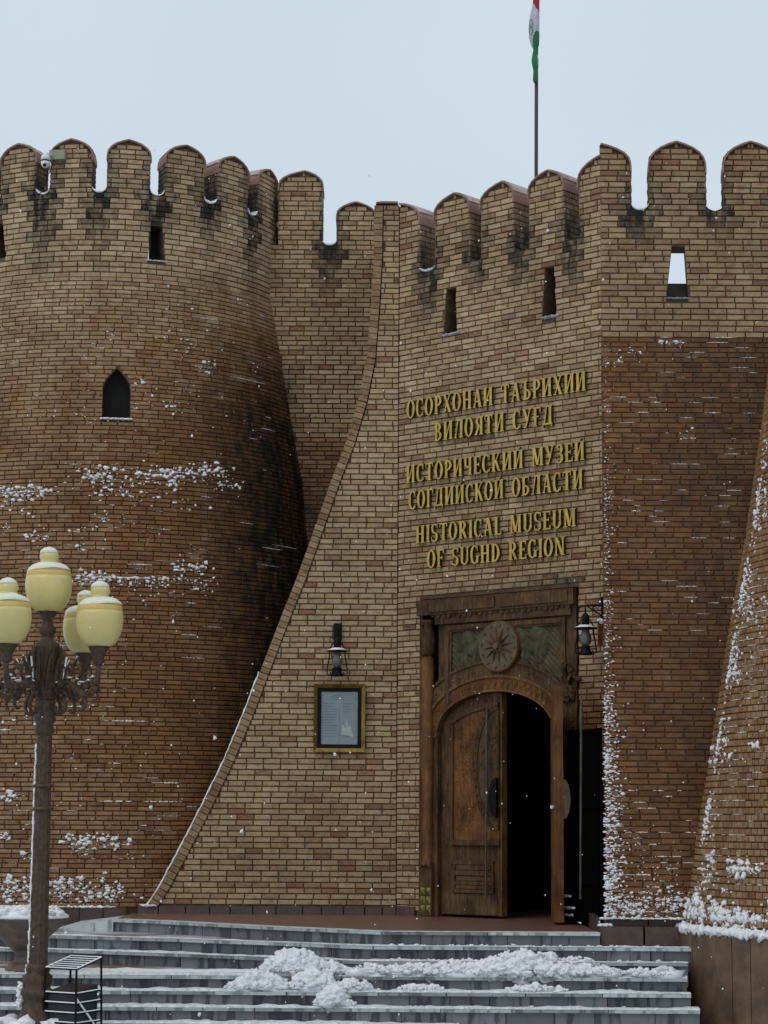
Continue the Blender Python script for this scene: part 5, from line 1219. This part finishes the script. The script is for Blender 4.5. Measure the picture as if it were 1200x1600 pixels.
# ------------------------------------------------------------------ litter bin: open cage of flat bars
bc = at_depth(113, 1590, 25.7); bin_ = empty('litter_bin', (bc.x, 25.7, gz), 'black slatted metal litter bin with snow on its bars, right of the lamp foot', 'litter bin')
bz0 = gz; bzt = at_depth(110, 1515, 25.4).z; rb = R(-34); hw_, hd_ = .235, .21
def bp_(a, b_, z): return Vector((bc.x + a * math.cos(rb) - b_ * math.sin(rb), 25.7 + a * math.sin(rb) + b_ * math.cos(rb), z))
cornr = [(-hw_, -hd_), (hw_, -hd_), (hw_, hd_), (-hw_, hd_)]
bzr = bzt + .11; zt_of = lambda b_: bzt if b_ < 0 else bzr
for a, b_ in cornr:
    mb = MB(); mb.tube([bp_(a * 1.08, b_ * 1.08, bz0), bp_(a, b_, zt_of(b_))], .014, 6); mb.build('leg', M['black'], bin_)
sn = MB()
for lv, z_ in enumerate([bz0 + .16, bz0 + .27, bz0 + .38, bz0 + .49, bz0 + .60, bzt]):
    for k in range(4):
        A_, B_ = cornr[k], cornr[(k + 1) % 4]; mb = MB(); za_, zb2 = (zt_of(A_[1]), zt_of(B_[1])) if lv == 5 else (z_ + (.03 * lv / 5 if A_[1] > 0 else 0), z_ + (.03 * lv / 5 if B_[1] > 0 else 0)); mb.tube([bp_(*A_, za_), bp_(*B_, zb2)], .011, 6); mb.build('bar', M['black'], bin_)
        sn.tube([bp_(*A_, za_ + .012), bp_(*B_, zb2 + .012)], [.009, .009], 6)
for k in range(1, 6):
    t = -hd_ + 2 * hd_ * k / 6; zk_ = lerp(bzt, bzr, k / 6); mb = MB(); mb.tube([bp_(-hw_, t, zk_), bp_(hw_, t, zk_)], .010, 6); mb.build('bar', M['black'], bin_); sn.tube([bp_(-hw_, t, zk_ + .012), bp_(hw_, t, zk_ + .012)], .008, 6)
mb = MB(); P = [bp_(a * .88, b_ * .88, bz0 + .10) for a, b_ in cornr] + [bp_(a * .9, b_ * .9, bz0 + .62 + .07 * (i in (2, 3))) for i, (a, b_) in enumerate(cornr)]; mb.hexa(P); mb.build('liner', M['bag'], bin_)
sn.tube([bp_(hw_, -hd_, bz0 + .56), bp_(hw_, 0, bz0 + .36), bp_(hw_, hd_, bz0 + .14)], .012, 6); sn.build('bar_snow', M['snow'], bin_)['kind'] = 'stuff'

# ------------------------------------------------------------------ snow caught on the walls
def near(edges, z):
    i = min(range(len(edges)), key=lambda k: abs(edges[k] - z)); return edges[i]
def cluster(mb, surf, edges, px, py, sx_, sy_, n_, s0, s1, flat=.62):
    for _ in range(n_):
        x_, y_ = rnd.gauss(px, sx_), rnd.gauss(py, sy_); u, z = surf.hit(x_, y_); z = near(edges, z)
        s_ = s0 * .7 + (s1 * .92 - s0 * .7) * rnd.random() ** 2.4
        p = surf.P(u, z, .004 + s_ * .25); lump(mb, p + Vector((0, 0, s_ * .3 + rnd.gauss(0, .018))), (s_ * rnd.uniform(.7, 1.45), s_ * .6, s_ * flat * rnd.uniform(.85, 1.6)), L1 if s_ < .02 else L2)
def ledge(mb, surf, edges, px, py, wpx, s_=.009):
    u, z = surf.hit(px, py); z = near(edges, z); u1_ = surf.hit(px + wpx, py)[0]; k = 0; st = max(.012, s_ * 1.6)
    n_ = int(abs(u1_ - u) / st)
    for k in range(n_):
        if rnd.random() < .18: continue
        f = math.sin(math.pi * (k + .5) / max(1, n_)) ** .5
        p = surf.P(lerp(u, u1_, k / max(1, n_)), z, .003); lump(mb, p + Vector((0, 0, .003)), (st * 1.1, s_, s_ * f * rnd.uniform(.5, 1.1)))
mb = MB()
for c in [(262, 742, 40, 9, 130, .012, .040), (300, 735, 28, 3, 46, .02, .045), (345, 757, 14, 5, 34, .012, .034), (150, 742, 20, 8, 75, .012, .038), (180, 765, 25, 10, 45, .01, .03), (215, 770, 20, 6, 30, .01, .03), (30, 768, 24, 7, 70, .012, .040), (70, 770, 12, 4, 22, .012, .03), (10, 785, 12, 5, 22, .01, .032), (38, 800, 10, 5, 10, .01, .026),
          (170, 812, 20, 6, 30, .01, .028), (255, 790, 30, 8, 24, .008, .026), (8, 829, 12, 4, 14, .01, .028), (58, 838, 14, 4, 22, .01, .03), (118, 830, 12, 4, 10, .01, .028), (135, 858, 14, 4, 14, .01, .028), (240, 835, 25, 10, 18, .007, .02),
          (150, 900, 22, 5, 60, .012, .038), (180, 908, 40, 4, 66, .012, .032), (235, 906, 22, 3, 40, .012, .032), (280, 887, 8, 4, 18, .014, .036), (310, 887, 10, 4, 30, .012, .036), (322, 912, 14, 7, 30, .01, .03), (250, 922, 40, 8, 40, .007, .024), (290, 905, 10, 5, 14, .007, .024),
          (322, 575, 9, 5, 26, .010, .034), (300, 542, 12, 9, 22, .008, .024), (270, 520, 25, 12, 16, .007, .02), (270, 636, 8, 6, 18, .010, .030), (218, 600, 9, 6, 16, .010, .032), (212, 640, 5, 5, 8, .01, .03), (400, 572, 6, 4, 10, .008, .026), (380, 475, 8, 4, 8, .008, .02), (270, 480, 12, 6, 12, .008, .022), (172, 525, 12, 6, 14, .007, .018), (50, 640, 30, 10, 14, .007, .02), (130, 655, 14, 6, 12, .008, .02), (290, 600, 60, 50, 40, .006, .016), (100, 600, 60, 60, 30, .005, .013), (340, 660, 40, 30, 20, .005, .014),
          (18, 1243, 8, 6, 22, .014, .040), (6, 1308, 8, 6, 16, .014, .038), (128, 1318, 13, 4, 34, .014, .040), (158, 1314, 18, 6, 50, .014, .042), (182, 1322, 6, 4, 16, .012, .036), (110, 1310, 5, 3, 8, .014, .038), (130, 1333, 16, 4, 12, .008, .024), (160, 1372, 5, 4, 10, .012, .036), (40, 1340, 10, 4, 8, .012, .034),
          (20, 1380, 16, 5, 44, .014, .042), (60, 1385, 22, 7, 50, .012, .040), (100, 1380, 14, 5, 50, .014, .044), (120, 1392, 26, 8, 70, .010, .036), (165, 1398, 18, 8, 60, .012, .038), (186, 1388, 6, 6, 16, .012, .034), (130, 1405, 45, 5, 60, .010, .03), (20, 1402, 16, 5, 30, .012, .036), (90, 1160, 60, 60, 40, .005, .02), (170, 1250, 60, 60, 40, .005, .02), (140, 990, 60, 50, 40, .005, .018), (150, 1040, 8, 4, 8, .01, .03), (45, 1120, 20, 10, 16, .008, .03), (210, 1350, 20, 30, 16, .006, .02), (96, 1008, 20, 10, 16, .008, .026), (170, 1000, 12, 8, 14, .008, .028)]:
    cluster(mb, TOWER, ctT, *c)
for _ in range(110):
    y_ = rnd.uniform(470, 1400); x_ = rnd.uniform(0, min(430, edge_x(y_) - 20)); ledge(mb, TOWER, ctT, x_, y_, rnd.choice([4, 8, 12, 20, 34]) * rnd.uniform(.6, 1.3), rnd.uniform(.004, .0085))
for x_, y_, w_ in [(0, 768, 70), (230, 735, 80), (130, 905, 110), (200, 880, 40), (160, 1124, 70), (90, 1105, 50), (170, 1190, 20), (250, 1222, 30), (155, 1254, 60), (225, 1255, 60), (0, 1143, 20)]: ledge(mb, TOWER, ctT, x_, y_, w_, .013)
a = TOWER.hit(159, 658)[0]; b_ = TOWER.hit(204, 658)[0]
for k in range(26): lump(mb, TOWER.P(lerp(a, b_, k / 25), aw_z0 + .008, .02), (.035, .05, .018))
a = TOWER.hit(231, 406)[0]; b_ = TOWER.hit(259, 406)[0]
for k in range(14): lump(mb, TOWER.P(lerp(a, b_, k / 13), sl[2][1] + .004, .01), (.03, .04, .008))
for k in range(150): lump(mb, (cX + 4.22 * math.sin(R(lerp(-34, 10, k / 150))), 38.1 - 4.22 * math.cos(R(lerp(-34, 10, k / 150))), .088), (.05, .04, rnd.uniform(.004, .025)))
notch_snow(mb, TOWER, crT, .4); notch_snow(mb, CURT, crC, .4)
tag(mb.build('wall_snow', M['snow'], smooth=True), 'small clumps of snow stuck to the round left tower', kind='stuff')
mb = MB()
notch_snow(mb, PIER, crP, .05, [0])
for _ in range(2100):      # dense at the left corner, thickening downwards
    t = rnd.random() ** .62; y_ = lerp(530, 1432, t); x_ = 944.5 + abs(rnd.gauss(0, 1)) * lerp(7, 17, max(0, (t - .35) / .65) ** 1.4)
    if t < .62 and rnd.random() < .62: continue
    u, z = PIER.hit(x_, y_); z = near(cp, z); s_ = rnd.uniform(.003, .009 + .014 * t); lump(mb, PIER.P(u, z, .004 + s_ * .3) + Vector((0, 0, rnd.uniform(-.034, .034))), (s_ * rnd.uniform(.7, 1.9), s_ * .7, s_ * rnd.uniform(.4, 1.0)))
for _ in range(75):
    t = rnd.random() ** 1.6; y_ = lerp(528, 1000, t); x_ = rnd.uniform(950, 1180 - 60 * t); ledge(mb, PIER, cp, x_, y_, rnd.uniform(4, 32), rnd.uniform(.004, .009))
for _ in range(60):
    y_ = lerp(1432, 1230, rnd.random() ** 1.9); x_ = lerp(948, 1078, rnd.random() ** 1.2); ledge(mb, PIER, cp, x_, y_, rnd.uniform(5, 24), rnd.uniform(.006, .012))
for c in [(1040, 536, 10, 3, 24, .01, .026), (1060, 540, 8, 3, 12, .008, .02), (985, 548, 14, 2, 24, .008, .02), (960, 560, 12, 4, 18, .008, .024), (1078, 680, 6, 5, 10, .008, .02), (1040, 1405, 22, 6, 80, .010, .028), (1010, 1412, 22, 8, 70, .010, .028), (990, 1425, 20, 6, 60, .01, .03), (1055, 1420, 12, 5, 40, .01, .026), (1015, 1375, 26, 22, 90, .005, .018), (990, 1330, 20, 26, 60, .004, .016), (1050, 1350, 14, 16, 30, .005, .016), (975, 1250, 14, 40, 60, .004, .014)]: cluster(mb, PIER, cp, *c)
for k in range(70): lump(mb, (lerp(2.85, 3.95, k / 70), 28.72, .175), (.035, .05, rnd.uniform(.004, .016)))
for k in range(20): lump(mb, (lerp(2.83, 2.98, k / 20), 28.68, .09), (.04, .05, .02))
tag(mb.build('wall_snow', M['snow'], smooth=True), 'snow driven onto the corner and ledges of the dark sloping wall', kind='stuff')
mb = MB()
for _ in range(1500):
    y_ = rnd.uniform(690, 1440); xe = pl([(b_, a) for a, b_ in sorted(rt_tab, key=lambda v: v[1])], y_); x_ = xe + 1.5 + abs(rnd.gauss(0, 9))
    if rnd.random() < .45: x_ = xe + 1 + rnd.random() * 4
    dens = .5 + .5 * math.sin(y_ * .05) + (y_ < 1050) * .15
    if rnd.random() > dens * .8: continue
    u, z = ROUND.hit(x_, y_); z = near(for_courses, z); s_ = rnd.uniform(.007, .022); lump(mb, ROUND.P(u, z, .004 + s_ * .3) + Vector((0, 0, rnd.uniform(-.03, .035))), (s_ * .9, s_ * .8, s_ * rnd.uniform(.6, 1.5)))
for c in [(1165, 955, 16, 12, 60, .008, .022), (1185, 930, 12, 20, 40, .008, .02), (1150, 1055, 6, 7, 34, .010, .032), (1160, 1030, 16, 14, 20, .008, .024), (1176, 1165, 6, 4, 12, .012, .030), (1128, 1182, 8, 7, 30, .010, .030), (1158, 1358, 15, 6, 90, .012, .034), (1112, 1350, 6, 12, 36, .012, .032), (1105, 1372, 7, 8, 24, .010, .03), (1134, 1391, 4, 4, 10, .012, .03), (1200, 1418, 5, 8, 14, .012, .04), (1090, 1420, 8, 12, 90, .014, .04), (1125, 1430, 16, 8, 110, .014, .04), (1165, 1438, 20, 6, 110, .014, .038)]: cluster(mb, ROUND, for_courses, *c, flat=.95)
for _ in range(90): 
    y_ = rnd.uniform(900, 1400); xe = pl([(b_, a) for a, b_ in sorted(rt_tab, key=lambda v: v[1])], y_); ledge(mb, ROUND, for_courses, rnd.uniform(xe + 5, 1195), y_, rnd.uniform(3, 22), rnd.uniform(.004, .008))
for k in range(420):
    a = R(lerp(-105, 5, k / 420)); r_ = r0 - rnd.uniform(.0, .10); lump(mb, (rc.x + r_ * math.sin(a), rc.y - r_ * math.cos(a), zr0 + .02 + rnd.uniform(0, .03)), (.05, .05, rnd.uniform(.03, .06)), L2)
tag(mb.build('wall_snow', M['snow'], smooth=True), 'snow ring and clumps on the near right tower', kind='stuff')
mb = MB()
for s_ in (slA, slB):
    a, b_ = s_[2][0], s_[3][0]
    for k in range(16): lump(mb, DOOR.P(lerp(a, b_, k / 15), s_[2][1] + .015, -.02), (.03, .09, .02))
notch_snow(mb, DOOR, crD, .4, [0])
for k in range(12): lump(mb, (lerp(sp1[2][0], sp1[3][0], k / 11), DP + .03, sp1[2][1] + .012), (.03, .07, .01))
tag(mb.build('sill_snow', M['slush'], smooth=True), 'thin snow lying on the slit window sills', kind='stuff')

# ------------------------------------------------------------------ snow on the steps
def ribbon(mb, p, z, w0, w1, h, cov, seed, back=0.0, xr=None):
    for (a, b_) in zip(p, p[1:]):
        A_, B_ = Vector(a), Vector(b_); L_ = (B_ - A_).length; t = (B_ - A_) / L_; nn = Vector((-t.y, t.x)); n_ = int(L_ / .05); rows = []
        for k in range(n_ + 1):
            c = A_ + t * L_ * k / n_; v = noise.noise(Vector((c.x * 1.3, seed * 5.1, 0))) + .6 * noise.noise(Vector((c.x * 6, seed * 3.3, 2)))
            w = w0 + (w1 - w0) * (v * .5 + .5) * cov; hh = h * (.5 + .7 * max(0, v + .4)); e0 = back + .015 + .02 * noise.noise(Vector((c.x * 9, seed, 4)))
            w = max(w, .012)
            q0, q1, q2, q3 = c + nn * e0, c + nn * (e0 + .02), c + nn * (e0 + w * .7), c + nn * (e0 + w)
            rows.append([(q0.x, q0.y, z + .001), (q1.x, q1.y, z + hh * .8 + .002 * rnd.random()), (q2.x, q2.y, z + hh * (1 + .3 * rnd.random())), (q3.x, q3.y, z + .001)])
        vs = [v for r_ in rows for v in r_]; fs = [(k * 4 + j, (k + 1) * 4 + j, (k + 1) * 4 + j + 1, k * 4 + j + 1) for k in range(n_) for j in range(3)]
        mb.add(vs, fs)
mb = MB()
for n_, (w0, w1, h, cov) in enumerate([(.03, .10, .006, .5), (.06, .3, .012, 1), (.10, .34, .016, 1), (.14, .36, .024, 1.1), (.14, .36, .030, 1.1), (.14, .36, .030, 1.1), (.14, .36, .03, 1.1)]):
    p, z = paths[n_]; ribbon(mb, p, z, w0, w1, h, cov, n_ + 1)
tag(mb.build('step_snow', M['step_snow'], smooth=True), 'thin trodden snow along the step edges', kind='stuff')
mb = MB()       # landing at left between third and fourth step
NX, NY = 90, 24; vs_ = []
for i in range(NX + 1):
    x = lerp(-7, -.4, i / NX)
    for j in range(NY + 1):
        y0_, y1_ = 27.62, min(pl([(-7, 30.4), (-4.6, 30.0), (-2.66, 29.1), (-.2, 27.8)], x) - .05, 28.6 + .4 * noise.noise(Vector((x * .8, 1, 2))))
        y = lerp(y0_, max(y1_, y0_ + .02), j / NY); e_ = min(j, NY - j) / NY * 2
        h = .028 * min(1, e_ * 4) * (.6 + .8 * noise.noise(Vector((x * 2, y * 2, 0)))) + .012 * noise.noise(Vector((x * 9, y * 9, 0))) * min(1, e_ * 4); vs_.append((x, y, -.504 + max(.0, h) - (.006 if e_ == 0 else -.003)))
fs_ = [(i * (NY + 1) + j, (i + 1) * (NY + 1) + j, (i + 1) * (NY + 1) + j + 1, i * (NY + 1) + j + 1) for i in range(NX) for j in range(NY)]
mb.add(vs_, fs_); tag(mb.build('landing_snow', M['snow'], smooth=True), 'sheet of snow on the left landing of the steps', kind='stuff')
def heap(name, label, spots, mat_='snow'):
    mb = MB()
    for (px, py, D, w, d, h, n_) in spots:
        c = at_depth(px, py, D)
        for _ in range(n_):
            a, r_ = rnd.uniform(0, 6.28), math.sqrt(rnd.random()); x_, y_ = r_ * math.cos(a), r_ * math.sin(a); h_ = h * .85; hh = h_ * max(0, 1 - r_ ** 1.6) * rnd.uniform(.6, 1.05); s_ = rnd.choice([rnd.uniform(.012, .03), rnd.uniform(.02, .075)]) * (1.15 - .4 * r_) * min(1.3, max(.5, h / .16))
            lump(mb, (c.x + x_ * w, c.y + y_ * d, c.z + hh), (s_ * rnd.uniform(.9, 1.3), s_, s_ * .85), L3 if s_ > .045 else L2)
        # core so that the heap is solid
        lump(mb, (c.x, c.y, c.z - .01), (w * .85, d * .85, h * .75), L2)
    o = mb.build(name, M[mat_], smooth=True); tag(o, label, 'snow heap', 'shovelled snow heaps on the steps'); return o
D4, D5, D6 = 27.65, 27.35, 27.0
heap('snow_heap', 'largest rounded heap of shovelled snow on the steps, left of centre', [(458, 1516, D4, .36, .17, .25, 420), (500, 1517, D4, .35, .15, .14, 180)])
heap('snow_heap', 'long broken ridge of snow clods running across the middle of the steps', [(x, 1518 + (x - 540) * .009, D4, .22, .12, rnd.uniform(.07, .14), 80) for x in range(560, 740, 26)])
heap('snow_heap', 'bulky snow ridge in front of the open door, on the upper steps', [(x, 1520 + (x - 740) * .006, D4, .24, .13, hh, 100) for x, hh in ((740, .12), (765, .17), (795, .20), (822, .22), (850, .17), (880, .13), (910, .12), (945, .10), (1000, .08), (1035, .09))] + [(x, 1500 + (x - 800) * .006, 27.98, .2, .1, hh, 50) for x, hh in ((790, .10), (820, .14), (850, .10), (900, .05))])
heap('snow_heap', 'low lumpy heap of snow at the left end of the ridge, below the largest heap', [(398, 1542, D5, .26, .12, .18, 170), (420, 1542, D5, .22, .11, .15, 110), (370, 1543, D5, .16, .1, .09, 60), (438, 1542, D5, .14, .1, .08, 50)])
heap('snow_heap', 'middle heap of snow clods on the fifth step, right of the low left heap', [(485, 1542, D5, .22, .11, .19, 150), (512, 1543, D5, .18, .1, .15, 90), (548, 1544, D5, .16, .1, .12, 70), (572, 1543, D5, .08, .08, .08, 30), (458, 1543, D5, .12, .09, .08, 40)])
heap('snow_heap', 'small upright snow heap alone on the lower steps', [(519, 1567, D6, .13, .1, .21, 150), (540, 1568, D6, .14, .08, .05, 40), (500, 1568, D6, .08, .06, .05, 20)])
heap('snow_heap', 'small flat patch of snow clods right of centre on the fifth step', [(650, 1545, D5, .22, .1, .06, 90), (675, 1545, D5, .14, .08, .05, 50)])
heap('snow_heap', 'short low line of snow clods on the right of the fifth step', [(840, 1547, D5, .22, .1, .08, 90), (815, 1547, D5, .2, .1, .06, 60), (870, 1548, D5, .14, .08, .05, 40)])

mb = MB()
for _ in range(1500):
    n_ = rnd.choice([1, 2, 2, 3, 3, 3, 4, 4, 5]); x_ = rnd.gauss(.4, 1.9) if n_ > 2 else rnd.gauss(1.0, 1.8)
    if x_ > 3.7 or x_ < -4.5: continue
    yb = 28.5 - .32 * n_; s_ = rnd.uniform(.006, .03) * rnd.random() ** .7
    if n_ < 3 and x_ < 0: continue
    lump(mb, (x_, yb + rnd.uniform(0, .28), -RISE * n_ + s_ * .3), (s_ * 1.2, s_, s_ * .7), L1 if s_ < .014 else L2)
tag(mb.build('snow_crumbs', M['snow'], smooth=True), 'loose crumbs of snow scattered over the step treads', kind='stuff')

# ------------------------------------------------------------------ falling snow
mb = MB(); r2 = random.Random(5)
for _ in range(420):
    D = r2.uniform(9, 27.5); px, py = r2.uniform(-40, 1240), r2.uniform(230, 1620); p = at_depth(px, py, D); s_ = r2.uniform(.0025, .0065) * (.6 + D / 40)
    v, f = rnd.choice(L1); mb.add([(p.x + a * s_ * .8, p.y + b_ * s_ * .8, p.z + c * s_) for a, b_, c in v], f)
for _ in range(46):
    D = r2.uniform(4, 8); px, py = r2.uniform(0, 1200), r2.uniform(300, 1600); p = at_depth(px, py, D); s_ = r2.uniform(.0018, .0038)
    v, f = rnd.choice(L2); mb.add([(p.x + a * s_ * .8, p.y + b_ * s_ * .8, p.z + c * s_) for a, b_, c in v], f)
tag(mb.build('falling_snow', M['snow']), 'sparse snowflakes falling in front of the facade', kind='stuff')
